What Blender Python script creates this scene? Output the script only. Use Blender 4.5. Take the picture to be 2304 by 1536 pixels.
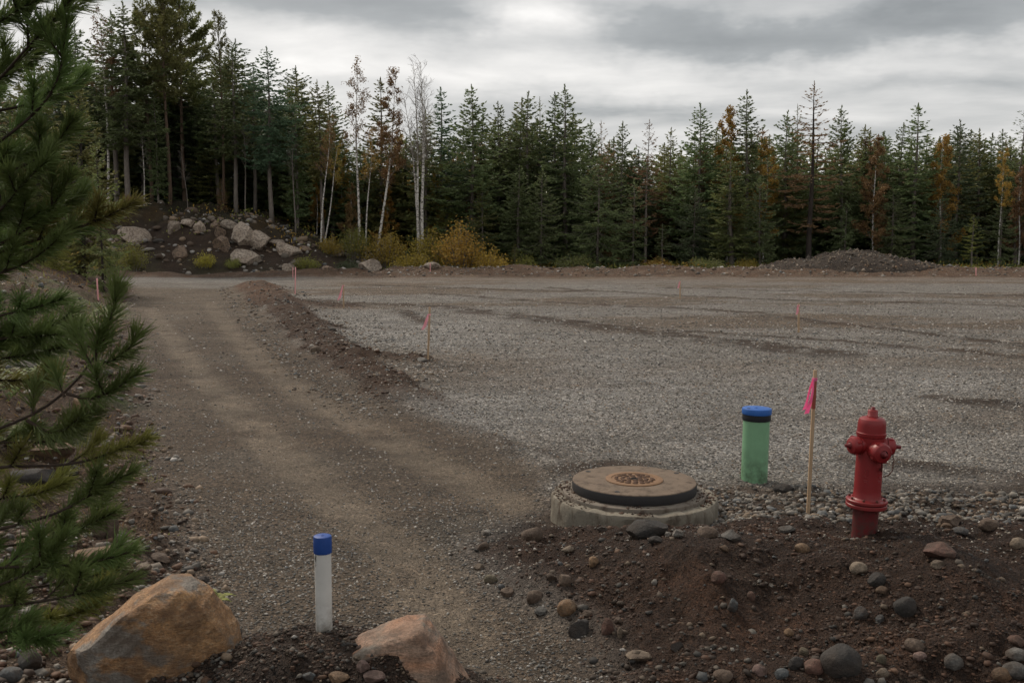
import bpy, math, random
import numpy as np
from mathutils import Vector, Matrix, Euler

for o in list(bpy.data.objects):
    bpy.data.objects.remove(o, do_unlink=True)
scene = bpy.context.scene
COL = scene.collection
R = math.radians

# ------------------------------------------------------------------ camera
CAM_Z = 2.2
PITCH = R(5.56)
FPX = 2240.0                       # focal length in pixels of the 2304 px wide frame
cam_data = bpy.data.cameras.new('camera')
cam_data.sensor_width = 36.0
cam_data.lens = 36.0 * FPX / 2304.0
cam_data.dof.use_dof = True
cam_data.dof.focus_distance = 10.0
cam_data.dof.aperture_fstop = 11.0
cam_data.clip_start = 0.05
cam_data.clip_end = 5000.0
cam = bpy.data.objects.new('camera', cam_data)
COL.objects.link(cam)
cam.location = (0, 0, CAM_Z)
cam.rotation_euler = (R(90) - PITCH, 0, 0)
scene.camera = cam

# ------------------------------------------------------------------ sky
SUN_EL, SUN_AZ = R(44), R(-38)     # azimuth measured from +Y (view direction) towards +X
world = bpy.data.worlds.new('World')
scene.world = world
world.use_nodes = True
wn = world.node_tree
wn.nodes.clear()


class NT:
    """tiny helper to write node trees"""
    def __init__(self, tree):
        self.t = tree

    def node(self, kind, **kw):
        n = self.t.nodes.new(kind)
        for k, v in kw.items():
            setattr(n, k, v)
        return n

    def put(self, sock, v):
        if isinstance(v, bpy.types.NodeSocket):
            self.t.links.new(v, sock)
        elif v is not None:
            sock.default_value = v

    def math(self, op, a, b=None, c=None, clamp=False):
        n = self.node('ShaderNodeMath', operation=op, use_clamp=clamp)
        for i, v in enumerate((a, b, c)):
            if v is not None:
                self.put(n.inputs[i], v)
        return n.outputs[0]

    def vmath(self, op, a, b=None):
        n = self.node('ShaderNodeVectorMath', operation=op)
        self.put(n.inputs[0], a)
        if b is not None:
            self.put(n.inputs[1], b)
        return n.outputs[0]

    def noise(self, vec, scale, detail=4, rough=.55, dist=0, out=0):
        n = self.node('ShaderNodeTexNoise')
        self.put(n.inputs['Vector'], vec)
        self.put(n.inputs['Scale'], scale)
        n.inputs['Detail'].default_value = detail
        n.inputs['Roughness'].default_value = rough
        n.inputs['Distortion'].default_value = dist
        return n.outputs[out]

    def voronoi(self, vec, scale, feature='F1', out='Color', rand=1.0):
        n = self.node('ShaderNodeTexVoronoi', feature=feature)
        self.put(n.inputs['Vector'], vec)
        self.put(n.inputs['Scale'], scale)
        n.inputs['Randomness'].default_value = rand
        return n.outputs[out]

    def ramp(self, fac, stops, interp='LINEAR'):
        n = self.node('ShaderNodeValToRGB')
        cr = n.color_ramp
        cr.interpolation = interp
        while len(cr.elements) < len(stops):
            cr.elements.new(.5)
        for e, (p, c) in zip(cr.elements, stops):
            e.position = p
            e.color = (c[0], c[1], c[2], 1) if hasattr(c, '__len__') else (c, c, c, 1)
        self.put(n.inputs[0], fac)
        return n.outputs[0]

    def mix(self, fac, a, b, blend='MIX'):
        n = self.node('ShaderNodeMix', data_type='RGBA', blend_type=blend)
        self.put(n.inputs[0], fac)
        for s, v in ((n.inputs[6], a), (n.inputs[7], b)):
            if isinstance(v, (tuple, list)) and len(v) == 3:
                v = (*v, 1)
            self.put(s, v)
        return n.outputs[2]

    def mapping(self, vec, scale=(1, 1, 1), rot=(0, 0, 0), loc=(0, 0, 0)):
        n = self.node('ShaderNodeMapping')
        self.put(n.inputs[0], vec)
        n.inputs['Location'].default_value = loc
        n.inputs['Rotation'].default_value = rot
        n.inputs['Scale'].default_value = scale
        return n.outputs[0]

    def bump(self, height, strength=.5, dist=.02, normal=None):
        n = self.node('ShaderNodeBump')
        n.inputs['Strength'].default_value = strength
        n.inputs['Distance'].default_value = dist
        self.put(n.inputs['Height'], height)
        if normal is not None:
            self.put(n.inputs['Normal'], normal)
        return n.outputs[0]


w = NT(wn)
SKY_STRENGTH = 0.12
out = w.node('ShaderNodeOutputWorld')
bg = w.node('ShaderNodeBackground')
bg.inputs[1].default_value = SKY_STRENGTH
wn.links.new(bg.outputs[0], out.inputs[0])
nish = w.node('ShaderNodeTexSky', sky_type='NISHITA', sun_disc=False)
nish.sun_elevation = SUN_EL
nish.sun_rotation = SUN_AZ
nish.dust_density = 3.0
tc = w.node('ShaderNodeTexCoord')
d = tc.outputs['Generated']
sep = w.node('ShaderNodeSeparateXYZ')
wn.links.new(d, sep.inputs[0])
dx, dy, dz = sep.outputs
zc = w.math('ADD', w.math('MAXIMUM', dz, 0.0), 0.10)
comb = w.node('ShaderNodeCombineXYZ')
wn.links.new(w.math('DIVIDE', dx, zc), comb.inputs[0])
wn.links.new(w.math('DIVIDE', dy, zc), comb.inputs[1])
plane = comb.outputs[0]
warp = w.noise(plane, 0.5, 3, .5, out=1)
warpv = w.node('ShaderNodeVectorMath', operation='SCALE')
wn.links.new(w.vmath('SUBTRACT', warp, (.5, .5, .5)), warpv.inputs[0])
warpv.inputs['Scale'].default_value = 0.9
pw = w.vmath('ADD', plane, warpv.outputs[0])
big = w.noise(w.mapping(pw, (.55, 1.0, 1), loc=(3.1, 1.7, 0)), 0.42, 5, .52)
fine = w.noise(w.mapping(pw, (.6, 1.0, 1), loc=(8.1, 4.7, 2)), 1.7, 6, .55)
# cloud decks seen in this direction: soft masses in azimuth / elevation, edges broken by the noise above
az = w.math('ARCTAN2', dx, dy)
el = w.math('ARCSINE', dz)
wob = w.noise(w.mapping(d, (1, 1, 2.2), loc=(2, 5, 1)), 5.0, 5, .6)
wob2 = w.noise(w.mapping(d, (1, 1, 2.2), loc=(7, 1, 4)), 5.5, 5, .6)
azw = w.math('ADD', az, w.math('MULTIPLY', w.math('SUBTRACT', wob, .5), .30))
elw = w.math('ADD', el, w.math('MULTIPLY', w.math('SUBTRACT', wob2, .5), .10))


def mass(px, py, wx, wy, amp):
    a0 = math.atan((px - 1152) / FPX)
    e0 = math.atan((550 - py) / FPX)
    u = w.math('DIVIDE', w.math('SUBTRACT', azw, a0), wx / FPX)
    v = w.math('DIVIDE', w.math('SUBTRACT', elw, e0), wy / FPX)
    s = w.math('ADD', w.math('MULTIPLY', u, u), w.math('MULTIPLY', v, v))
    return w.math('MULTIPLY', w.math('EXPONENT', w.math('MULTIPLY', s, -1.0)), amp)


field = w.math('ADD', w.math('MULTIPLY', w.math('SUBTRACT', big, .5), 1.0),
               w.math('MULTIPLY', w.math('SUBTRACT', fine, .5), .80))
for m in ((1180, 55, 150, 60, .42), (1290, 150, 420, 50, .12), (1700, 95, 560, 52, -.40), (2200, 110, 330, 40, -.20),
          (760, 10, 330, 50, -.26), (1020, 70, 160, 40, -.12), (640, 110, 230, 40, .14), (430, 130, 260, 70, .04),
          (1750, 205, 520, 30, .05), (2150, 20, 200, 30, .10), (1450, 262, 330, 26, -.16), (660, 215, 170, 30, -.12),
          (1950, 265, 420, 30, .04), (1150, 185, 330, 30, .12), (2000, 225, 200, 16, -.10), (200, 40, 240, 80, .02)):
    field = w.math('ADD', field, mass(*m))
val = w.math('ADD', field, .5)
K = 1.0 / SKY_STRENGTH
cloud = w.ramp(val, [(0.0, (.19, .20, .205)), (.28, (.26, .27, .274)), (.5, (.41, .41, .405)),
                     (.72, (.56, .55, .535)), (1.0, (.76, .745, .72))])
sc_ = w.node('ShaderNodeVectorMath', operation='SCALE')
wn.links.new(cloud, sc_.inputs[0])
sc_.inputs['Scale'].default_value = K * 0.84
skycol = w.mix(.97, nish.outputs[0], sc_.outputs[0])
wn.links.new(skycol, bg.inputs[0])
world.cycles.sampling_method = 'MANUAL'
world.cycles.sample_map_resolution = 256

# ------------------------------------------------------------------ sun behind the overcast
sun_data = bpy.data.lights.new('sun', 'SUN')
sun_data.energy = 1.5
sun_data.angle = R(11)
sun_data.color = (1.0, .88, .74)
sun = bpy.data.objects.new('sun', sun_data)
COL.objects.link(sun)
sdir = Vector((math.sin(SUN_AZ) * math.cos(SUN_EL), math.cos(SUN_AZ) * math.cos(SUN_EL), math.sin(SUN_EL)))
sun.rotation_euler = sdir.to_track_quat('Z', 'Y').to_euler()

vs = scene.view_settings
vs.view_transform = 'Standard'
vs.look = 'None'
vs.exposure = 0.9
vs.gamma = 1.0
vs.use_curve_mapping = False
scene.cycles.max_bounces = 4
scene.cycles.diffuse_bounces = 3
scene.cycles.glossy_bounces = 2
scene.cycles.transparent_max_bounces = 2
scene.cycles.adaptive_threshold = 0.02
scene.cycles.use_denoising = True

# ------------------------------------------------------------------ numpy noise
_rs = np.random.RandomState(11)
_perm = _rs.permutation(1024)
_grad = _rs.uniform(-1, 1, (1024, 3))
_grad /= np.linalg.norm(_grad, axis=1)[:, None]


def perlin(x, y, z=0.0):
    x, y, z = np.broadcast_arrays(np.asarray(x, float), np.asarray(y, float), np.asarray(z, float))
    xi, yi, zi = (np.floor(a).astype(np.int64) for a in (x, y, z))
    xf, yf, zf = x - xi, y - yi, z - zi
    u, v, q = (t * t * t * (t * (t * 6 - 15) + 10) for t in (xf, yf, zf))
    res = 0.0
    for i in (0, 1):
        for j in (0, 1):
            for k in (0, 1):
                h = _perm[(_perm[(_perm[(xi + i) & 1023] + yi + j) & 1023] + zi + k) & 1023]
                g = _grad[h]
                dot = g[..., 0] * (xf - i) + g[..., 1] * (yf - j) + g[..., 2] * (zf - k)
                wgt = (u if i else 1 - u) * (v if j else 1 - v) * (q if k else 1 - q)
                res = res + wgt * dot
    return res * 1.6


def perlin2(x, y, s=0):
    x = np.asarray(x, float); y = np.asarray(y, float)
    xi, yi = np.floor(x).astype(np.int64), np.floor(y).astype(np.int64)
    xf, yf = x - xi, y - yi
    u, v = (t * t * t * (t * (t * 6 - 15) + 10) for t in (xf, yf))
    res = 0.0
    for i in (0, 1):
        for j in (0, 1):
            h = _perm[(_perm[(xi + i + s * 57) & 1023] + yi + j + s * 131) & 1023]
            g = _grad[h]
            res = res + (u if i else 1 - u) * (v if j else 1 - v) * (g[..., 0] * (xf - i) + g[..., 1] * (yf - j))
    return res * 1.7


def fbm2(x, y, scale, octaves=3, s=0, gain=.5):
    a, r, f = 1.0, 0.0, 1.0 / scale
    for o in range(octaves):
        r = r + a * perlin2(x * f, y * f, s + o)
        a *= gain
        f *= 2.03
    return r


def sstep(a, b, x):
    t = np.clip((x - a) / (b - a), 0, 1)
    return t * t * (3 - 2 * t)


# ------------------------------------------------------------------ pixel <-> place
_cp, _sp = math.cos(PITCH), math.sin(PITCH)


def ray(px, py):
    u, v = (px - 1152) / FPX, (768 - py) / FPX
    return np.array([u, _cp + v * _sp, -_sp + v * _cp])


def at(px, py, Y):
    r = ray(px, py)
    return np.array([0, 0, CAM_Z]) + r * (Y / r[1])


def flat(px, py, z=0.0):
    r = ray(px, py)
    t = (z - CAM_Z) / r[2]
    return np.array([r[0] * t, r[1] * t])


def pline(*pts):
    return np.array([flat(*p) for p in pts])


def dist_line(x, y, P):
    best = np.full(np.shape(x), 1e9)
    for a, b in zip(P[:-1], P[1:]):
        ab = b - a
        t = np.clip(((x - a[0]) * ab[0] + (y - a[1]) * ab[1]) / (ab @ ab), 0, 1)
        dd = np.hypot(x - a[0] - t * ab[0], y - a[1] - t * ab[1])
        best = np.minimum(best, dd)
    return best


# ------------------------------------------------------------------ lie of the land
LE_Y = [0, 4.8, 6.57, 8.96, 12.3, 19.7, 32.9, 50, 56]
LE_X = [.4, -1.3, -2.0, -3.1, -4.5, -7.5, -12.7, -19, -21]
RE_Y = [0, 4.4, 5.0, 5.5, 6.3, 7.14, 8.0, 9.3, 10.95, 14.1, 19.7, 32.9, 54]
RE_X = [.7, .5, .44, .31, -.15, -.36, 0.0, .4, -.3, -1.84, -4.06, -8.25, -14.2]
BERM = pline((575, 645), (608, 668), (645, 703), (700, 752), (770, 803), (845, 848), (915, 885), (1010, 945))
LOBES = [pline((640, 680), (705, 686), (780, 692)), pline((690, 730), (750, 742)), pline((800, 812), (870, 810), (945, 816))]
STREAKS = [(pline((700, 676), (820, 684), (960, 690), (1080, 702), (1240, 722), (1400, 742), (1560, 760), (1700, 778), (1860, 795)), .8),
           (pline((960, 662), (1200, 676), (1450, 690), (1700, 706), (2000, 742), (2304, 778)), .35),
           (pline((1240, 648), (1530, 666), (1800, 676), (2304, 690)), .35),
           (pline((1400, 735), (1640, 752), (1900, 770), (2304, 805)), .3),
           (pline((800, 640), (1100, 652), (1300, 655)), .5),
           (pline((1480, 648), (1900, 658), (2304, 664)), .4),
           (pline((900, 700), (960, 726)), .35),
           (pline((2120, 900), (2230, 912), (2320, 925)), .35),
           (pline((1950, 1035), (2100, 1050), (2320, 1075)), .35),
           (pline((1180, 1040), (1300, 1060), (1390, 1050)), .4),
           (pline((1000, 970), (1100, 1000), (1230, 1040)), .4)]
TRACK_A = pline((330, 690), (372, 735), (410, 790), (470, 860), (600, 980), (720, 1080), (840, 1180), (950, 1290), (1010, 1400), (1040, 1536))
TRACK_B = pline((470, 680), (520, 740), (590, 815), (700, 892), (830, 960), (980, 1040), (1120, 1110), (1220, 1160))


def masks(x, y):
    """soft amounts of each kind of land at a place"""
    m = {}
    xl = np.interp(y, LE_Y, LE_X) + .18 * perlin2(x * .8, y * .8, 3) * np.clip(y / 8, .5, 2)
    xr = np.interp(y, RE_Y, RE_X) + .15 * perlin2(x * 1.1, y * 1.1, 4)
    eL, eR = xl - x, x - xr
    m['bank'] = sstep(-.25, .35, eL) * (1 - sstep(50, 55, y + 0.25 * (x + 20)))
    near = 1 - sstep(8.1, 9.2, y - .10 * np.clip(x - 1, 0, 4) + .25 * perlin2(x * .9, y * .9, 5))
    m['mound'] = sstep(-.1, .35, eR) * near
    db = dist_line(x, y, BERM)
    m['_db'] = db
    lob = np.minimum.reduce([dist_line(x, y, L) * k for L, k in zip(LOBES, (1.0, 1.6, 2.0))])
    wid = (.22 + .0165 * y) * (1 + .45 * perlin2(x * .9, y * .9, 15))
    m['berm'] = np.maximum((1 - sstep(wid * .75, wid * 1.25, db)) * sstep(12.5, 15.5, y), .9 * (1 - sstep(.35, .95, lob)))
    m['_lob'] = lob
    m['heap'] = np.exp(-(((x + .85) / .78) ** 2 + ((y - 4.55) / .5) ** 2) ** 1.5)
    wig = 1.2 * perlin2(x * .12, y * .12, 8)
    m['knoll'] = sstep(68.2, 70.2, y + wig) * (1 - sstep(-11, -8, x))
    m['edge'] = sstep(65.5, 66.8, y + .4 * wig) * (1 - m['knoll'])
    m['cross'] = sstep(50, 54, y + 0.25 * (x + 20)) * sstep(-9, -16, x) * (1 - m['knoll'])
    m['forest'] = sstep(74, 77, y + wig)
    m['road'] = (1 - sstep(-.2, .3, eL)) * (1 - sstep(-.2, .3, eR)) * (1 - sstep(54, 58, y))
    st = np.zeros(np.shape(x))
    for P, ww in STREAKS:
        dd = dist_line(x, y, P)
        st = np.maximum(st, 1 - sstep(ww * .35, ww * 1.3, dd + .35 * ww * perlin2(x * .7, y * .7, 9)))
    m['streak'] = st * (1 - m['road'])
    da, db2 = dist_line(x, y, TRACK_A), dist_line(x, y, TRACK_B)
    lane = .05 * fbm2(x * 1.0 + y * .42, y * .08, .35, 2, 14)
    m['ta'] = np.clip(1 - sstep(.10, .42, da + .06 * perlin2(x, y, 12) + lane), 0, 1)
    m['tb'] = np.clip(1 - sstep(.10, .42, db2 + .06 * perlin2(x, y, 13) + lane), 0, 1)
    m['_eL'], m['_eR'] = eL, eR
    return m


HILLS = [(flat(1440, 1340, .3), .50, .07), (flat(1620, 1330, .3), .4, .04), (flat(2060, 1330, .3), .60, .13), (flat(2290, 1330, .3), .5, .06), (flat(1780, 1350, .2), .38, -.08),
         (flat(1950, 1450, .1), .35, -.05), (flat(1180, 1260, .2), .40, .05), (flat(1560, 1450, .1), .4, -.04)]
KN_X = [-80, -45, -33, -29.4, -24, -21, -18.3, -15.4, -13, -10.8, -9]
KN_Z = [4.4, 4.3, 4.5, 4.75, 4.55, 4.2, 3.4, 2.4, 1.3, .45, 0]


def height(x, y, m=None, fine=True):
    x = np.asarray(x, float); y = np.asarray(y, float)
    if m is None:
        m = masks(x, y)
    z = .035 * fbm2(x, y, 6, 2, 20) * np.clip(y / 15, .3, 1.2)
    z = z + .014 * fbm2(x, y, .5, 2, 21)
    # road, worn wheel paths
    z = z - .03 * m['road'] - .035 * m['ta'] - .03 * m['tb']
    z = z + .03 * m['road'] * np.exp(-((m['_eL'] + .1) / .25) ** 2)
    # roadside bank on the left
    hb = np.interp(y, [0, 5, 8, 15, 30, 50], [.2, .32, .55, .85, 1.15, 1.2])
    z = z + m['bank'] * hb * sstep(-.1, 2.6 + .03 * y, m['_eL']) + m['bank'] * .13 * fbm2(x, y, .9, 4, 22, .6)
    # dirt mound in front
    prof = np.interp(y, [3, 4.4, 5.2, 5.9, 6.3, 6.7, 7.1, 7.5, 8.4, 9.4], [0, .02, .14, .26, .29, .23, .15, .08, .04, .0])
    zm = prof * sstep(-.05, 1.0, m['_eR']) * (1 + .35 * perlin2(x * .7, y * .7, 23)) + .075 * fbm2(x, y, .7, 5, 24, .62)
    for (qx, qy), rr, hh in HILLS:
        zm = zm + hh * np.exp(-((x - qx) ** 2 + (y - qy) ** 2) / rr ** 2)
    pit = np.exp(-(np.hypot(x - 1.02, y - 8.1) / .88) ** 6)
    z = z + m['mound'] * zm * (1 - pit) - .05 * pit
    # windrow between road and pad
    wid = .24 + .0165 * y
    hbm = np.interp(y, [12, 15, 20, 50], [.01, .10, .19, .36])
    z = z + hbm * np.exp(-(m['_db'] / wid) ** 2 * 1.5) * (1 + .6 * perlin2(x * .8, y * .8, 25)) + .12 * np.exp(-(m['_lob'] / .55) ** 2)
    z = z + m['berm'] * .05 * fbm2(x, y, .4, 3, 26, .6)
    z = z + .37 * m['heap'] + .05 * m['heap'] * fbm2(x, y, .25, 3, 27)
    z = z + .045 * m['streak'] * (.6 + perlin2(x * 1.5, y * 1.5, 28))
    # rocky knoll
    kz = np.interp(x, KN_X, KN_Z)
    prof = sstep(68.5, 78.5, y) * .9 + .1 * sstep(68.5, 72, y)
    z = z + kz * prof * m['knoll'] * (1 + .16 * fbm2(x, y, 3.2, 4, 29, .6)) * (1 - .25 * sstep(90, 120, y))
    # low bank along the far edge of the pad
    z = z + m['edge'] * (.62 * np.exp(-((y - 70.2) / 2.6) ** 2) * (1 + .35 * perlin2(x * .35, y * .35, 30)) + .10 * fbm2(x, y, 1.2, 2, 31))
    z = z + .25 * m['forest'] * (1 + fbm2(x, y, 5, 2, 32))
    return z


def hz(x, y):
    return float(height(np.array([x]), np.array([y]))[0])


_tt = np.concatenate([np.linspace(2.5, 15, 900), np.linspace(15, 140, 1800)[1:]])


def hit(px, py):
    """where the sight line through a pixel meets the land"""
    r = ray(px, py)
    t = _tt / r[1]
    x, y, z = r[0] * t, r[1] * t, CAM_Z + r[2] * t
    below = z < height(x, y)
    if not below.any():
        return np.array([r[0] * 75 / r[1], 75.0, hz(r[0] * 75 / r[1], 75.0)])
    i = int(np.argmax(below))
    i = max(i, 1)
    return np.array([x[i], y[i], float(height(x[i:i + 1], y[i:i + 1])[0])])


# ------------------------------------------------------------------ mesh helpers
def mesh_np(name, V, faces, mat=None, smooth=False, cols=None, attrs=None):
    V = np.asarray(V, np.float32)
    me = bpy.data.meshes.new(name)
    if not isinstance(faces, list):
        faces = [faces]
    faces = [np.asarray(f, np.int32) for f in faces if len(f)]
    nl = sum(f.size for f in faces)
    nf = sum(len(f) for f in faces)
    me.vertices.add(len(V))
    me.vertices.foreach_set('co', V.ravel())
    me.loops.add(nl)
    me.loops.foreach_set('vertex_index', np.concatenate([f.ravel() for f in faces]))
    me.polygons.add(nf)
    tot = np.concatenate([np.full(len(f), f.shape[1], np.int32) for f in faces])
    start = np.concatenate([[0], np.cumsum(tot)[:-1]]).astype(np.int32)
    me.polygons.foreach_set('loop_start', start)
    me.polygons.foreach_set('loop_total', tot)
    if smooth:
        me.polygons.foreach_set('use_smooth', np.ones(nf, bool))
    if cols is not None:
        a = me.color_attributes.new('Col', 'FLOAT_COLOR', 'POINT')
        c = np.ones((len(V), 4), np.float32)
        c[:, :3] = cols
        a.data.foreach_set('color', c.ravel())
    for k, v in (attrs or {}).items():
        a = me.attributes.new(k, 'FLOAT', 'POINT')
        a.data.foreach_set('value', np.asarray(v, np.float32))
    me.update(calc_edges=True)
    me.validate()
    if mat is not None:
        me.materials.append(mat)
    return me


def obj(name, me, parent=None, loc=None, rot=None, scale=None):
    o = bpy.data.objects.new(name, me)
    COL.objects.link(o)
    if parent is not None:
        o.parent = parent
    if loc is not None:
        o.location = loc
    if rot is not None:
        o.rotation_euler = rot
    if scale is not None:
        o.scale = scale
    return o


def tag(o, label=None, cat=None, group=None, kind=None):
    for k, v in (('label', label), ('category', cat), ('group', group), ('kind', kind)):
        if v:
            o[k] = v
    return o


class MB:
    """collects pieces of one mesh"""
    def __init__(self):
        self.V, self.F, self.n, self.C = [], {}, 0, []

    def add(self, V, *F, col=None):
        V = np.asarray(V, float).reshape(-1, 3)
        for f in F:
            f = np.asarray(f)
            if len(f):
                self.F.setdefault(f.shape[1], []).append(f + self.n)
        self.V.append(V)
        if col is not None:
            self.C.append(np.broadcast_to(np.asarray(col, float), (len(V), 3)))
        self.n += len(V)
        return self

    def tube(self, P, rad, n=6, cap=True, col=None):
        P = np.asarray(P, float)
        rad = np.broadcast_to(np.asarray(rad, float), (len(P),))
        T = np.gradient(P, axis=0)
        T /= np.linalg.norm(T, axis=1)[:, None] + 1e-9
        ref = np.array([0, 0, 1.0]) if abs(T[:, 2]).mean() < .8 else np.array([1.0, 0, 0])
        A = np.cross(T, ref); A /= np.linalg.norm(A, axis=1)[:, None] + 1e-9
        B = np.cross(T, A)
        th = np.arange(n) / n * 2 * math.pi
        V = P[:, None, :] + rad[:, None, None] * (np.cos(th)[None, :, None] * A[:, None, :] + np.sin(th)[None, :, None] * B[:, None, :])
        k = len(P)
        i, j = np.meshgrid(np.arange(k - 1), np.arange(n), indexing='ij')
        a = (i * n + j).ravel(); b = (i * n + (j + 1) % n).ravel()
        Q = np.stack([a, b, b + n, a + n], 1)
        V = V.reshape(-1, 3)
        fs = [Q]
        if cap:
            V = np.vstack([V, P[0], P[-1]])
            r0 = np.arange(n); r1 = (r0 + 1) % n
            fs.append(np.stack([r1, r0, np.full(n, k * n)], 1))
            fs.append(np.stack([r0 + (k - 1) * n, r1 + (k - 1) * n, np.full(n, k * n + 1)], 1))
        return self.add(V, *fs, col=col)

    def lathe(self, prof, n=40, M=None, col=None):
        prof = np.asarray(prof, float)
        th = np.arange(n) / n * 2 * math.pi
        V = np.stack([prof[:, None, 0] * np.cos(th), prof[:, None, 0] * np.sin(th), np.broadcast_to(prof[:, None, 1], (len(prof), n))], 2).reshape(-1, 3)
        k = len(prof)
        i, j = np.meshgrid(np.arange(k - 1), np.arange(n), indexing='ij')
        a = (i * n + j).ravel(); b = (i * n + (j + 1) % n).ravel()
        Q = np.stack([a, b, b + n, a + n], 1)
        if M is not None:
            V = V @ np.array(M.to_3x3()).T + np.array(M.translation)
        return self.add(V, Q, col=col)

    def cards(self, P, D, S, L, W, mid=.45, col=None):
        P = np.asarray(P, float); n = len(P)
        if n == 0:
            return self
        L = np.broadcast_to(L, (n,))[:, None]; W = np.broadcast_to(W, (n,))[:, None]
        m = P + D * L * mid
        V = np.stack([P, m + S * W / 2, P + D * L, m - S * W / 2], 1).reshape(-1, 3)
        F = np.arange(n * 4).reshape(n, 4)
        if col is not None:
            col = np.repeat(np.broadcast_to(col, (n, 3)), 4, axis=0)
        return self.add(V, F, col=col)

    def box(self, c, s, M=None, col=None):
        c = np.asarray(c, float); s = np.asarray(s, float) / 2
        V = np.array([[i, j, k] for i in (-1, 1) for j in (-1, 1) for k in (-1, 1)]) * s + c
        if M is not None:
            V = V @ np.array(M.to_3x3()).T + np.array(M.translation)
        F = np.array([[0, 1, 3, 2], [4, 6, 7, 5], [0, 4, 5, 1], [2, 3, 7, 6], [0, 2, 6, 4], [1, 5, 7, 3]])
        return self.add(V, F, col=col)

    def mesh(self, name, mat=None, smooth=False):
        V = np.concatenate(self.V) if self.V else np.zeros((0, 3))
        F = [np.concatenate(f) for f in self.F.values()]
        return mesh_np(name, V, F, mat, smooth, np.concatenate(self.C) if self.C else None)


def unit(a):
    a = np.asarray(a, float)
    return a / (np.linalg.norm(a, axis=-1, keepdims=True) + 1e-9)


# ------------------------------------------------------------------ materials
def new_mat(name):
    m = bpy.data.materials.new(name)
    m.use_nodes = True
    t = m.node_tree
    b = t.nodes['Principled BSDF']
    return m, NT(t), b


def attr(nt, name, out='Color'):
    n = nt.node('ShaderNodeAttribute')
    n.attribute_name = name
    return n.outputs[out]


def mat_ground():
    m, n, b = new_mat('ground_soil_and_gravel')
    geo = n.node('ShaderNodeNewGeometry').outputs['Position']
    col = attr(n, 'Col')
    gr = attr(n, 'grav', 'Fac')
    v1 = n.voronoi(geo, 34, 'F1', 'Color')
    s1 = n.node('ShaderNodeSeparateColor'); n.put(s1.inputs[0], v1)
    v2 = n.voronoi(geo, 75, 'F1', 'Color')
    s2 = n.node('ShaderNodeSeparateColor'); n.put(s2.inputs[0], v2)
    e1 = v1.node.outputs['Distance']
    e2 = v2.node.outputs['Distance']
    nz = n.noise(geo, 9, 4, .68)
    nz2 = n.noise(geo, 55, 3, .7)
    # stones: some pale, many grey, some dark
    st = n.ramp(s1.outputs[0], [(0, .30), (.35, .62), (.7, 1.05), (.88, 1.7), (1, 3.0)])
    st2 = n.ramp(s2.outputs[1], [(0, .45), (.5, .9), (.88, 1.4), (1, 2.8)])
    stones = n.mix(.5, st, st2)
    tint = n.mix(n.math('MULTIPLY', s1.outputs[2], .4), (1, 1, 1), (1.16, .98, .82))
    gravel = n.mix(1.0, stones, tint, 'MULTIPLY')
    gap = n.ramp(e1, [(0, 1.15), (.4, 1.0), (.75, .4)])
    gravel = n.mix(1.0, gravel, gap, 'MULTIPLY')
    soil = n.ramp(nz2, [(.25, .35), (.45, .8), (.6, 1.2), (.75, 2.4)])
    k = n.mix(gr, soil, gravel)
    patch = n.ramp(nz, [(.25, .72), (.5, 1.0), (.75, 1.25)])
    mott = n.ramp(n.noise(n.mapping(geo, (.45, 1, 1)), 1.1, 5, .65), [(.3, .66), (.5, 1.0), (.7, 1.28)])
    patch = n.mix(1.0, patch, mott, 'MULTIPLY')
    c = n.mix(1.0, n.mix(1.0, col, k, 'MULTIPLY'), patch, 'MULTIPLY')
    hs = n.node('ShaderNodeHueSaturation')
    hs.inputs['Saturation'].default_value = 1.05
    n.put(hs.inputs['Color'], c)
    n.put(b.inputs['Base Color'], hs.outputs[0])
    b.inputs['Roughness'].default_value = .88
    b.inputs['Specular IOR Level'].default_value = .3
    hgt = n.math('ADD', n.math('MULTIPLY', n.math('SUBTRACT', .8, e1), gr), n.math('MULTIPLY', n.math('SUBTRACT', .6, e2), .5))
    hgt = n.math('ADD', hgt, n.math('MULTIPLY', nz2, 1.6))
    nz3 = n.noise(geo, 24, 4, .62)
    sg = n.math('SUBTRACT', 1.15, gr)
    b1 = n.bump(n.math('ADD', nz, n.math('MULTIPLY', n.math('MULTIPLY', nz3, sg), 1.1)), 1.0, .075)
    n.put(b.inputs['Normal'], n.bump(hgt, 1.0, .026, b1))
    return m


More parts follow.
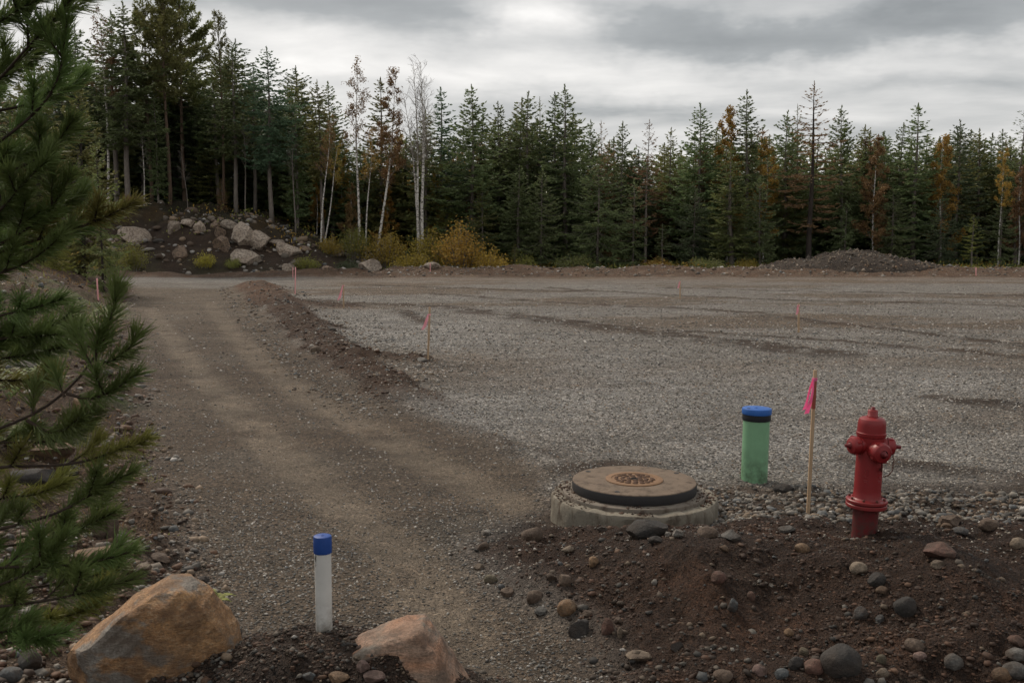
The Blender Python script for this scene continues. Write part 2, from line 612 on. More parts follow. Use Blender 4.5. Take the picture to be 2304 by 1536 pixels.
def mat_foliage(name, c, var=.25, trans=.35, hue=.035, rough=.6):
    """leaves or needles: own colour, leaf to leaf and tree to tree variation, some light let through"""
    m, n, b = new_mat(name)
    oi = n.node('ShaderNodeObjectInfo').outputs['Random']
    geo = n.node('ShaderNodeNewGeometry')
    hsv = n.node('ShaderNodeHueSaturation')
    nz = n.noise(geo.outputs['Position'], .55, 3, .6)
    nz2 = n.noise(geo.outputs['Position'], 4.5, 2, .6)
    n.put(hsv.inputs['Hue'], n.math('ADD', n.math('MULTIPLY', n.math('SUBTRACT', oi, .5), hue), n.math('ADD', .5, n.math('MULTIPLY', n.math('SUBTRACT', nz2, .5), hue * 1.4))))
    vv = n.math('ADD', n.math('MULTIPLY', n.math('SUBTRACT', oi, .5), var * 1.2), n.math('MULTIPLY', n.math('SUBTRACT', nz, .5), var * 3))
    vv = n.math('ADD', vv, n.math('MULTIPLY', n.math('SUBTRACT', nz2, .5), var * 2.2))
    n.put(hsv.inputs['Value'], n.math('MAXIMUM', n.math('ADD', vv, 1.0), .35))
    hsv.inputs['Color'].default_value = (*c, 1)
    n.put(b.inputs['Base Color'], hsv.outputs[0])
    b.inputs['Roughness'].default_value = rough
    b.inputs['Specular IOR Level'].default_value = .25
    tr = n.node('ShaderNodeBsdfTranslucent')
    n.put(tr.inputs[0], hsv.outputs[0])
    mx = n.node('ShaderNodeMixShader')
    mx.inputs[0].default_value = trans
    n.t.links.new(b.outputs[0], mx.inputs[1])
    n.t.links.new(tr.outputs[0], mx.inputs[2])
    n.t.links.new(mx.outputs[0], n.t.nodes['Material Output'].inputs[0])
    return m


def mat_bark(name, c1, c2, scale=6, stretch=(1, 1, .25), rough=.9, birch=False):
    m, n, b = new_mat(name)
    co = n.node('ShaderNodeTexCoord').outputs['Object']
    v = n.mapping(co, stretch)
    nz = n.noise(v, scale, 5, .65)
    if birch:
        f = n.ramp(nz, [(.40, 0.0), (.52, 1.0)])
    else:
        f = n.ramp(nz, [(.3, 0.0), (.7, 1.0)])
    c = n.mix(f, c1, c2)
    n.put(b.inputs['Base Color'], c)
    b.inputs['Roughness'].default_value = rough
    b.inputs['Specular IOR Level'].default_value = .2
    n.put(b.inputs['Normal'], n.bump(nz, .6, .02))
    return m


def mat_rock(name, c1, c2, c3, scale=5.0, streak=None, dirt=(.05, .032, .021), dirt_amt=.75, patch=None):
    """stone: mottled, grained, with soil stuck to it"""
    m, n, b = new_mat(name)
    co = n.node('ShaderNodeTexCoord').outputs['Object']
    oi = n.node('ShaderNodeObjectInfo').outputs['Random']
    off = n.node('ShaderNodeCombineXYZ')
    for k in range(3):
        n.put(off.inputs[k], n.math('MULTIPLY', oi, 31.0 + 17 * k))
    v = n.vmath('ADD', co, off.outputs[0])
    if streak:
        v = n.mapping(v, streak[0], streak[1])
    a = n.noise(v, scale, 6, .6, .4)
    g = n.noise(v, scale * 7, 5, .7)
    f = n.noise(co, 90, 3, .6)
    c = n.mix(n.ramp(a, [(.35, 0.0), (.6, 1.0)]), c1, c2)
    c = n.mix(n.ramp(g, [(.5, 0.0), (.68, .8)]), c, c3)
    if patch:
        pn = n.noise(n.mapping(co, (1, 1, 1.6), loc=(3, 1, 2)), 3.1, 5, .6)
        c = n.mix(n.ramp(pn, [(.55, 0.0), (.61, .9)]), c, patch)
    c = n.mix(n.ramp(f, [(.35, .45), (.6, 0.0)]), c, (.03, .026, .022))
    dn = n.noise(n.vmath('ADD', co, off.outputs[0]), 7, 5, .65)
    c = n.mix(n.math('MULTIPLY', n.ramp(dn, [(.44, 0.0), (.60, 1.0)]), dirt_amt), c, dirt)
    hsv = n.node('ShaderNodeHueSaturation')
    n.put(hsv.inputs['Color'], c)
    n.put(hsv.inputs['Value'], n.math('ADD', .78, n.math('MULTIPLY', oi, .4)))
    n.put(b.inputs['Base Color'], hsv.outputs[0])
    b.inputs['Roughness'].default_value = .78
    b.inputs['Specular IOR Level'].default_value = .35
    n.put(b.inputs['Normal'], n.bump(f, .35, .006, n.bump(n.math('ADD', a, g), .6, .03)))
    return m


def mat_painted(name, c, rough=.45, worn=(.1, .08, .06), worn_amt=.3, scale=9, spec=.4, base_dirt=None, speck=.5):
    """paint or plastic with scuffs and soil; base_dirt = (z0, z1) object height over which splashed soil thins out"""
    m, n, b = new_mat(name)
    tcn = n.node('ShaderNodeTexCoord').outputs['Object']
    a = n.noise(tcn, scale, 6, .65)
    f = n.noise(tcn, scale * 8, 4, .65)
    col = n.mix(n.math('MULTIPLY', n.ramp(a, [(.35, 0.0), (.7, 1.0)]), .35), c, tuple(x * .7 for x in c))
    amt = n.math('MULTIPLY', n.ramp(f, [(.60, 0.0), (.72, 1.0)]), worn_amt * speck)
    if base_dirt:
        sp = n.node('ShaderNodeSeparateXYZ'); n.put(sp.inputs[0], tcn)
        g = n.math('SUBTRACT', 1.0, n.math('DIVIDE', n.math('SUBTRACT', sp.outputs[2], base_dirt[0]), base_dirt[1] - base_dirt[0], clamp=True), clamp=True)
        g = n.math('MULTIPLY', g, n.ramp(n.noise(tcn, scale * 1.6, 6, .7), [(.38, 0.0), (.66, 1.0)]))
        amt = n.math('ADD', amt, n.math('MULTIPLY', g, 1.3), clamp=True)
    col = n.mix(amt, col, worn)
    n.put(b.inputs['Base Color'], col)
    n.put(b.inputs['Roughness'], n.math('ADD', rough - .08, n.math('MULTIPLY', a, .25)))
    b.inputs['Specular IOR Level'].default_value = spec
    n.put(b.inputs['Normal'], n.bump(f, .12, .004))
    return m

# ================================================================== the land
GROUND = mat_ground()


def land_colour(x, y, m):
    n1 = fbm2(x, y, 3.0, 3, 40)
    n2 = fbm2(x, y, .7, 3, 41)
    n3 = fbm2(x * .35, y, 5.0, 3, 42)
    c = np.empty(x.shape + (3,))
    g = np.ones(x.shape)

    def over(a, colour, grav=None):
        nonlocal g
        a = np.clip(a, 0, 1)
        c[...] = c * (1 - a[..., None]) + np.asarray(colour) * a[..., None]
        if grav is not None:
            g = g * (1 - a) + grav * a
    c[...] = (.248, .236, .218)
    over(sstep(-.15, .45, n3 + .35 * n2) * .75, (.150, .108, .072))                  # brown fines washed over the gravel
    over(sstep(.1, .7, n1) * .45, (.305, .302, .292))
    PA = [((880, 745), 4.5, 5), ((1130, 930), 1.6, 1.8), ((1500, 860), 3, 3), ((1750, 1000), 2, 1.5), ((2100, 860), 2.5, 3), ((1000, 970), .8, .7)]
    for (qx, qy), rx_, ry_ in PA:
        f0 = flat(qx, qy)
        over(np.exp(-((x - f0[0]) / rx_) ** 2 - ((y - f0[1]) / ry_) ** 2 + .6 * n2) * .75, (.335, .332, .322), 1.0)
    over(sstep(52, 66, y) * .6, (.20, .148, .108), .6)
    over(m['streak'] * sstep(-.6, .2, n2 + .2) * .9, (.062, .039, .025), .4)
    over(m['cross'], (.225, .215, .20), .8)
    rd = m['road']
    over(rd * .95, (.134, .103, .075), .65)
    over(rd * sstep(-.15, .5, n3) * .6, (.092, .066, .046), .7)
    over(rd * m['ta'] * sstep(-.9, -.1, n2) * .9, (.228, .186, .142), .3)
    over(rd * m['tb'] * sstep(-.9, -.1, n2) * .9, (.220, .178, .135), .3)
    over(rd * sstep(.1, .6, n1) * .45 * (1 - m['ta']) * (1 - m['tb']), (.165, .145, .12))
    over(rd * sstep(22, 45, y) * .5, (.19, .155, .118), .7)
    over(m['cross'] * rd * .8, (.225, .215, .20), .8)
    bk = m['bank']
    over(bk, (.092, .058, .037), .45)
    over(bk * sstep(0, .5, n2) * .6, (.11, .08, .058), .8)
    P = pline((150, 720), (230, 705), (290, 715))
    over(bk * (1 - sstep(.6, 2.2, dist_line(x, y, P) + n2)) * .8, (.13, .155, .065), .5)
    over(bk * sstep(.25, .6, n1 + .4 * n2) * .7 * (1 - sstep(16, 26, y)), (.075, .095, .035), .3)
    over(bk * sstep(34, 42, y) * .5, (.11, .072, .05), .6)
    bm = m['berm']
    over(bm, (.066, .036, .021), .35)
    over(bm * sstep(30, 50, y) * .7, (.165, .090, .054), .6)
    over(bm * sstep(.1, .5, n2) * .4, (.09, .064, .046), .8)
    mo = m['mound']
    over(mo, (.042, .0225, .0135), .18)
    over(mo * sstep(.05, .6, n2) * .7, (.075, .036, .020), .15)
    over(mo * sstep(.1, .6, n1) * .45, (.026, .018, .013), .4)
    over(mo * sstep(7.0, 8.6, y + .6 * n2) * .75, (.10, .077, .058), .8)
    over(np.clip(m['heap'] * 2.2, 0, 1), (.040, .025, .017), .25)
    over(m['edge'], (.13, .082, .054), .7)
    over(m['edge'] * sstep(0, .5, n2) * .6, (.19, .15, .12), .9)
    kn = m['knoll']
    over(kn, (.055, .036, .024), .2)
    over(kn * sstep(.1, .5, n1) * .6, (.06, .043, .032), .3)
    over(kn * (1 - sstep(69, 73, y)) * sstep(-.2, .4, n1) * .5, (.055, .055, .022), .2)
    over(m['forest'], (.034, .029, .016), .05)
    over(m['forest'] * sstep(.1, .5, n1) * .6, (.085, .05, .02), .05)
    return c, g


def build_land():
    NR, NC = 630, 740
    yy = np.geomspace(2.6, 135.0, NR)
    tt_ = np.linspace(-.88, .88, NC)
    Y = np.repeat(yy[:, None], NC, 1)
    X = tt_[None, :] * (Y + 2.5)
    m = masks(X, Y)
    Z = height(X, Y, m)
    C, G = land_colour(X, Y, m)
    V = np.stack([X, Y, Z], 2).reshape(-1, 3)
    i, j = np.meshgrid(np.arange(NR - 1), np.arange(NC - 1), indexing='ij')
    a = (i * NC + j).ravel()
    Q = np.stack([a, a + 1, a + NC + 1, a + NC], 1)

    def fm(k):
        q = m[k].reshape(-1)
        return q[Q].mean(1)
    zone = np.zeros(len(Q), int)                 # gravel pad
    for zid, k in ((1, 'road'), (2, 'cross'), (3, 'berm'), (4, 'bank'), (5, 'mound'), (5, 'heap'), (6, 'edge'), (7, 'knoll'), (8, 'forest')):
        zone[fm(k) > (.5 if k != 'heap' else .3)] = zid
    zone[(zone == 2)] = 1
    names = {0: ('gravel_pad', 'wide level pad of grey crushed gravel', 'gravel pad'),
             1: ('road', 'curving dirt and gravel site road with wheel tracks', 'road'),
             3: ('dirt_berm', 'brown windrow of soil between road and gravel pad', 'berm'),
             4: ('roadside_bank', 'stony brown bank along the left side of the road', 'bank'),
             5: ('dirt_mound', 'dark mound of stony soil around the hydrant and manhole', 'mound'),
             6: ('edge_bank', 'low strip of rubble and soil along far edge of the pad', 'bank'),
             7: ('knoll', 'dark earth knoll with boulders below the tall trees', 'hill'),
             8: ('forest_floor', 'shaded brown forest floor under the trees', 'ground')}
    Cf, Gf = C.reshape(-1, 3), G.reshape(-1)
    # shared smooth normals so that the zones meet without a seam
    Zx = np.gradient(Z, axis=1) / np.gradient(X, axis=1)
    dZ_dr = np.gradient(Z, axis=0); dX_dr = np.gradient(X, axis=0); dY_dr = np.gradient(Y, axis=0)
    Zy = (dZ_dr - Zx * dX_dr) / dY_dr
    N = unit(np.stack([-Zx, -Zy, np.ones_like(Z)], 2).reshape(-1, 3))
    for zid, (nm, lab, cat) in names.items():
        q = Q[zone == zid]
        if not len(q):
            continue
        u, inv = np.unique(q, return_inverse=True)
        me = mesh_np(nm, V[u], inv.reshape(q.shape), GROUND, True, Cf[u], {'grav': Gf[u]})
        me.normals_split_custom_set_from_vertices(N[u].tolist())
        tag(obj(nm, me), lab, cat, kind='structure')


build_land()

# one sheet to the horizon, a little below the detailed land
gx = np.array([-3000, -150, -40, 40, 150, 3000.0]); gy = np.array([-3000, -60, 2.4, 40, 132, 600, 3000.0])
Xg, Yg = np.meshgrid(gx, gy)
Vg = np.stack([Xg, Yg, np.full(Xg.shape, -.35)], 2).reshape(-1, 3)
nc = len(gx)
i, j = np.meshgrid(np.arange(len(gy) - 1), np.arange(nc - 1), indexing='ij')
a = (i * nc + j).ravel()
far_sheet = mesh_np('ground', Vg, np.stack([a, a + 1, a + nc + 1, a + nc], 1), GROUND, False,
                    np.tile((.06, .048, .035), (len(Vg), 1)), {'grav': np.full(len(Vg), .2)})
tag(obj('ground', far_sheet), 'plain brown ground reaching away to the horizon', 'ground', kind='structure')

# ================================================================== loose stone
_phi = (1 + 5 ** .5) / 2
ICO_V = unit(np.array([[-1, _phi, 0], [1, _phi, 0], [-1, -_phi, 0], [1, -_phi, 0], [0, -1, _phi], [0, 1, _phi], [0, -1, -_phi], [0, 1, -_phi],
                       [_phi, 0, -1], [_phi, 0, 1], [-_phi, 0, -1], [-_phi, 0, 1]]))
ICO_F = np.array([[0, 11, 5], [0, 5, 1], [0, 1, 7], [0, 7, 10], [0, 10, 11], [1, 5, 9], [5, 11, 4], [11, 10, 2], [10, 7, 6], [7, 1, 8],
                  [3, 9, 4], [3, 4, 2], [3, 2, 6], [3, 6, 8], [3, 8, 9], [4, 9, 5], [2, 4, 11], [6, 2, 10], [8, 6, 7], [9, 8, 1]])
OCT_V = np.array([[1, 0, 0], [-1, 0, 0], [0, 1, 0], [0, -1, 0], [0, 0, 1], [0, 0, -1.0]])
OCT_F = np.array([[0, 2, 4], [2, 1, 4], [1, 3, 4], [3, 0, 4], [2, 0, 5], [1, 2, 5], [3, 1, 5], [0, 3, 5]])


def mat_pebbles():
    m, n, b = new_mat('loose_stones')
    geo = n.node('ShaderNodeNewGeometry').outputs['Position']
    nz = n.noise(geo, 60, 4, .6)
    c = n.mix(1.0, attr(n, 'Col'), n.ramp(nz, [(.3, .65), (.7, 1.3)]), 'MULTIPLY')
    n.put(b.inputs['Base Color'], c)
    b.inputs['Roughness'].default_value = .75
    b.inputs['Specular IOR Level'].default_value = .35
    return m


PEB = mat_pebbles()
PAL = np.array([[.25, .225, .19], [.16, .145, .125], [.085, .077, .068], [.34, .31, .27], [.20, .165, .13], [.26, .19, .13], [.12, .085, .06], [.50, .47, .43], [.15, .155, .155]])


def scatter(name, n, rect, accept, size, weights, label, cat, seed, ico=False, sink=.3, flatn=.65, tint=1.0, world_rect=None, pal=None):
    rs = np.random.RandomState(seed)
    pal = PAL if pal is None else pal
    px = rs.uniform(rect[0], rect[2], n); py = rs.uniform(rect[1], rect[3], n)
    u, v = (px - 1152) / FPX, (768 - py) / FPX
    dyv, dzv = _cp + v * _sp, -_sp + v * _cp
    t = (.05 - CAM_Z) / dzv
    x, y = u * t, dyv * t
    y = y * np.exp(rs.normal(0, .01, n)); ok = (t > 0) & (y < 110)
    if world_rect:
        x, y = rs.uniform(world_rect[0], world_rect[2], n), rs.uniform(world_rect[1], world_rect[3], n)
        ok = y > 0
    x, y = x[ok], y[ok]
    m = masks(x, y)
    keep = rs.uniform(0, 1, len(x)) < accept(x, y, m)
    x, y = x[keep], y[keep]
    z = height(x, y)
    k = len(x)
    BV, BF = (ICO_V, ICO_F) if ico else (OCT_V, OCT_F)
    nv = len(BV)
    r = size(rs, y, k)
    S = rs.uniform(.6, 1.25, (k, 3)); S[:, 2] *= flatn
    P = BV[None] * (1 + rs.uniform(-.24, .24, (k, nv, 1)))
    a = rs.uniform(0, 6.283, k); ca, sa = np.cos(a)[:, None], np.sin(a)[:, None]
    P = P * S[:, None, :]
    tl = rs.normal(0, .3, k)[:, None]
    Px, Py, Pz = P[..., 0], P[..., 1], P[..., 2]
    Px, Pz = Px * np.cos(tl) - Pz * np.sin(tl), Px * np.sin(tl) + Pz * np.cos(tl)
    P = np.stack([Px * ca - Py * sa, Px * sa + Py * ca, Pz], 2) * r[:, None, None]
    P += np.stack([x, y, z + r * flatn * (1 - 2 * sink) * .6], 1)[:, None, :]
    F = (BF[None] + (np.arange(k) * nv)[:, None, None]).reshape(-1, 3)
    ci = rs.choice(len(pal), k, p=np.array(weights) / sum(weights))
    C = pal[ci] * rs.uniform(.7, 1.25, (k, 1)) * tint
    me = mesh_np(name, P.reshape(-1, 3), F, PEB, False, np.repeat(C, nv, 0))
    return tag(obj(name, me), label, cat, kind='stuff')


GREY = [5, 4, 4.5, 4, 1.8, .8, .6, 1.8, 2]
EARTH = [.8, 1.2, 2.5, .4, 2.5, 2.2, 4, .2, .5]
scatter('gravel', 88000, (-250, 640, 2550, 1300), lambda x, y, m: np.clip(1 - m['mound'] * .92 - m['bank'] - m['road'] * .72 - m['edge'] - m['knoll'], 0, 1) * np.clip(1 - .7 * m['berm'], 0, 1) * (1 - .8 * np.maximum(m['ta'], m['tb']) * m['road']),
        lambda rs, y, k: rs.uniform(.008, .019, k) * np.clip(y / 11, .8, 2.2), GREY, 'grey crushed gravel strewn over the pad and road', 'gravel', 51, tint=.95)
scatter('gravel', 26000, (-100, 1080, 1500, 1640), lambda x, y, m: m['road'] * (1 - .75 * np.maximum(m['ta'], m['tb'])) * (1 - m['mound']) * np.clip(1 - 3 * m['heap'], 0, 1),
        lambda rs, y, k: rs.uniform(.005, .014, k), GREY, 'fine grey gravel on the near end of the road', 'gravel', 52, tint=.66)
scatter('pebbles', 10000, (1000, 1080, 2900, 1640), lambda x, y, m: m['mound'] * np.clip(.3 + .6 * fbm2(x, y, .5, 2, 60), .08, 1),
        lambda rs, y, k: np.clip(rs.lognormal(-4.75, .45, k), .004, .028), EARTH, 'small pebbles sticking out of the dark dirt mound', 'pebbles', 53, ico=False, tint=.36)
scatter('rubble', 7000, (1600, 1090, 2500, 1300), lambda x, y, m: sstep(7.2, 7.8, y) * (1 - sstep(8.8, 9.8, y)) * .8,
        lambda rs, y, k: np.clip(rs.lognormal(-3.85, .3, k), .012, .05), [3, 3, 2.5, 2, 2.5, 2.2, 1, .35, 2], 'coarse washed stones behind the hydrant and green pipe', 'stones', 54, ico=True, tint=.6)
scatter('rubble', 1300, (980, 1180, 2450, 1640), lambda x, y, m: m['mound'] * (np.exp(-((m['_eR'] - .35) / .4) ** 2) * .9 + .22),
        lambda rs, y, k: np.clip(rs.lognormal(-4.1, .35, k), .01, .032), EARTH, 'scattered small stones on the slope of the dirt mound', 'stones', 55, ico=True, tint=.38)
scatter('rubble', 9000, (480, 630, 1000, 920), lambda x, y, m: m['berm'] * .35 + np.exp(-((m['_db'] - .6 - .02 * y) / .35) ** 2) * .8,
        lambda rs, y, k: np.clip(rs.lognormal(-3.9, .4, k), .012, .07) * np.clip(y / 18, .7, 2), [2, 2, 1.5, 1.5, 3, 3, 2.5, .4, 1], 'broken brown stones along the foot of the soil windrow', 'stones', 56, ico=True, tint=.75)
scatter('rubble', 12000, (-250, 640, 520, 1600), lambda x, y, m: m['bank'] * np.clip(.45 + .5 * fbm2(x, y, 1.2, 2, 61), .1, 1) + .5 * np.exp(-((m['_eL']) / .2) ** 2),
        lambda rs, y, k: np.clip(rs.lognormal(-4.1, .5, k), .008, .07) * np.clip(y / 10, .8, 3), [2, 2, 2, 1.5, 3, 3, 2, .5, 1], 'loose stones lying over the roadside bank', 'stones', 57, ico=True, tint=.68)
scatter('rubble', 2400, (100, 560, 900, 612), lambda x, y, m: (m['knoll'] > .5) * np.clip(.35 + fbm2(x, y, 3, 2, 64), .05, 1),
        lambda rs, y, k: np.clip(rs.lognormal(-2.0, .6, k), .05, .55), [2, 2, 1, 3, 4, 3, 3, 1.5, .5], 'broken stones strewn down the knoll', 'stones', 62, ico=True, tint=.75, world_rect=(-36, 69, -10, 80))
SOIL = np.array([[.042, .0225, .0135], [.068, .034, .0195], [.028, .016, .010], [.085, .047, .028]])
scatter('clods', 22000, (980, 1110, 2800, 1640), lambda x, y, m: m['mound'] * (1 - sstep(7.6, 8.6, y)) * np.clip(.55 + .9 * fbm2(x, y, .8, 3, 65), .05, 1),
        lambda rs, y, k: np.clip(rs.lognormal(-4.75, .45, k), .004, .03), [4, 3, 3, 1], 'clods of dark soil on the dirt mound', 'soil', 66, ico=True, sink=.45, flatn=.5, pal=SOIL)
scatter('clods', 3200, (300, 1380, 1150, 1640), lambda x, y, m: np.clip(m['heap'] * 2, 0, 1),
        lambda rs, y, k: np.clip(rs.lognormal(-4.9, .45, k), .004, .022), [4, 3, 3, 1], 'clods of soil heaped between the near boulders', 'soil', 67, ico=True, sink=.45, flatn=.5, pal=SOIL)
scatter('clods', 7000, (480, 630, 1000, 900), lambda x, y, m: m['berm'] * .8,
        lambda rs, y, k: np.clip(rs.lognormal(-4.0, .5, k), .01, .07) * np.clip(y / 18, .7, 1.6), [3, 4, 2, 3], 'clods of brown soil on the windrow', 'soil', 68, ico=True, sink=.45, flatn=.5, pal=SOIL)
scatter('clods', 5500, (-250, 620, 480, 1600), lambda x, y, m: m['bank'] * .7,
        lambda rs, y, k: np.clip(rs.lognormal(-3.9, .5, k), .01, .09) * np.clip(y / 10, .8, 2.4), [3, 4, 2, 4], 'clods of brown soil on the roadside bank', 'soil', 69, ico=True, sink=.38, pal=SOIL * 1.15)
scatter('rubble', 9000, (760, 596, 2500, 626), lambda x, y, m: m['edge'] * sstep(66, 67.5, y) * .9,
        lambda rs, y, k: np.clip(rs.lognormal(-2.5, .4, k), .05, .22), [2, 2, 1, 2, 3, 4, 3, 1.2, .5], 'pale rubble along the far edge of the pad', 'stones', 58, tint=.85)
scatter('pebbles', 5000, (300, 1380, 1150, 1640), lambda x, y, m: np.clip(m['heap'] * 1.6, 0, .6),
        lambda rs, y, k: np.clip(rs.lognormal(-4.8, .5, k), .004, .02), EARTH, 'pebbles in the soil heaped between the two boulders', 'pebbles', 59, tint=.42)


# ------------------------------------------------------------------ single stones
def icosphere(n):
    V, F = ICO_V.copy(), ICO_F.copy()
    for _ in range(n):
        e = {}
        V = list(V)
        nf = []

        def midp(a, b):
            k = (min(a, b), max(a, b))
            if k not in e:
                p = V[a] + V[b]
                V.append(p / np.linalg.norm(p))
                e[k] = len(V) - 1
            return e[k]
        for a_, b_, c_ in F:
            ab, bc, ca_ = midp(a_, b_), midp(b_, c_), midp(c_, a_)
            nf += [[a_, ab, ca_], [b_, bc, ab], [c_, ca_, bc], [ab, bc, ca_]]
        V, F = np.array(V), np.array(nf)
    return V, F


ICO2, ICO3, ICO4, ICO5 = (icosphere(k) for k in (2, 3, 4, 5))


def stone_shape(seed, base, cuts=7, rough=.10, round_=.0):
    """unit pebble or boulder: ball cut by planes, then roughened"""
    rs = np.random.RandomState(seed)
    V, F = base
    V = V.copy()
    for _ in range(cuts):
        nrm = unit(rs.normal(size=3))
        lim = rs.uniform(.62, .9) + round_ * .12
        dd = V @ nrm
        over = np.maximum(dd - lim, 0)
        V -= over[:, None] * nrm * (.92 - .3 * round_)
    o = rs.uniform(0, 50, 3)
    f = perlin(V[:, 0] * 1.3 + o[0], V[:, 1] * 1.3 + o[1], V[:, 2] * 1.3 + o[2]) + .5 * perlin(V[:, 0] * 3.1 + o[1], V[:, 1] * 3.1 + o[2], V[:, 2] * 3.1 + o[0]) \
        + .25 * perlin(V[:, 0] * 7 + o[1], V[:, 1] * 7 + o[2], V[:, 2] * 7 + o[0])
    V = V * (1 + rough * f)[:, None]
    ext = V.max(0) - V.min(0)
    V = (V - (V.max(0) + V.min(0)) / 2) / ext * 2
    return V, F


ROCK = {
    'brown': mat_rock('brown_stone', (0.089, 0.061, 0.044), (0.128, 0.089, 0.064), (0.170, 0.128, 0.093)),
    'grey': mat_rock('grey_stone', (0.077, 0.074, 0.067), (0.109, 0.102, 0.093), (0.147, 0.138, 0.125)),
    'dark': mat_rock('dark_stone', (0.023, 0.021, 0.020), (0.036, 0.032, 0.029), (0.052, 0.047, 0.041), dirt_amt=.35),
    'orange': mat_rock('orange_stone', (0.173, 0.094, 0.047), (0.223, 0.137, 0.076), (0.259, 0.187, 0.122)),
    'red': mat_rock('red_stone', (0.106, 0.051, 0.036), (0.145, 0.072, 0.053), (0.170, 0.102, 0.081)),
    'tan': mat_rock('tan_stone', (0.158, 0.119, 0.083), (0.202, 0.155, 0.112), (0.245, 0.202, 0.151)),
    'pale': mat_rock('pale_stone', (0.208, 0.192, 0.168), (0.264, 0.248, 0.224), (0.320, 0.304, 0.272)),
    'blue': mat_rock('blue_grey_stone', (0.054, 0.061, 0.064), (0.083, 0.091, 0.094), (0.122, 0.128, 0.128)),
    'olive': mat_rock('olive_stone', (0.100, 0.086, 0.052), (0.136, 0.120, 0.076), (0.168, 0.144, 0.096)),
    'pink': mat_rock('pink_stone', (0.150, 0.094, 0.079), (0.195, 0.128, 0.109), (0.232, 0.173, 0.150)),
    'knoll': mat_rock('pale_boulder', (.36, .285, .22), (.46, .385, .31), (.27, .20, .145), scale=1.1, dirt=(.05, .034, .024), dirt_amt=.65),
    'knollbrown': mat_rock('brown_boulder', (.22, .15, .10), (.28, .20, .145), (.17, .115, .078), scale=1.3, dirt=(.04, .029, .022), dirt_amt=.8),
}
_sid = [100]


def stone(x0, y0, x1, y1, colour, label, kind='c', roll=0, group='stones on the dirt mound', name='stone', cat='stone', sink=.22, deep=.85, base=None, Y=None):
    """a stone seen between two picture corners: placed where it stands on the land, sized by its distance"""
    _sid[0] += 1
    cx = (x0 + x1) / 2
    p = hit(cx, y1 - .22 * (y1 - y0))
    dist = math.hypot(p[1], CAM_Z - p[2])
    wdt = (x1 - x0) * dist / FPX
    hgt = (y1 - y0) * dist / FPX
    dep = max(wdt * deep, hgt * .5) if kind != 'u' else wdt * .9
    down = (CAM_Z - p[2]) / p[1]
    hgt = max(hgt - .45 * dep * down, hgt * .55) * (1 + sink * .6)
    cuts, rough, rnd = {'c': (10, .08, .0), 'r': (6, .06, .6), 'a': (14, .045, -.7), 'u': (7, .07, .2), 's': (11, .045, -.4)}[kind]
    V, F = stone_shape(_sid[0], base or ICO3, cuts, rough, rnd)
    V = V * np.array([wdt, dep, hgt]) / 2
    me = mesh_np(name, V, F, ROCK[colour], True)
    if kind in 'asc':
        me.set_sharp_from_angle(angle=R(24 if kind != 'c' else 34))
    o = obj(name, me, loc=(p[0], p[1] + dep * .22, p[2] + hgt * (.5 - sink)), rot=(0, R(roll), R(random.Random(_sid[0]).uniform(-15, 15))))
    return tag(o, label, cat, group)


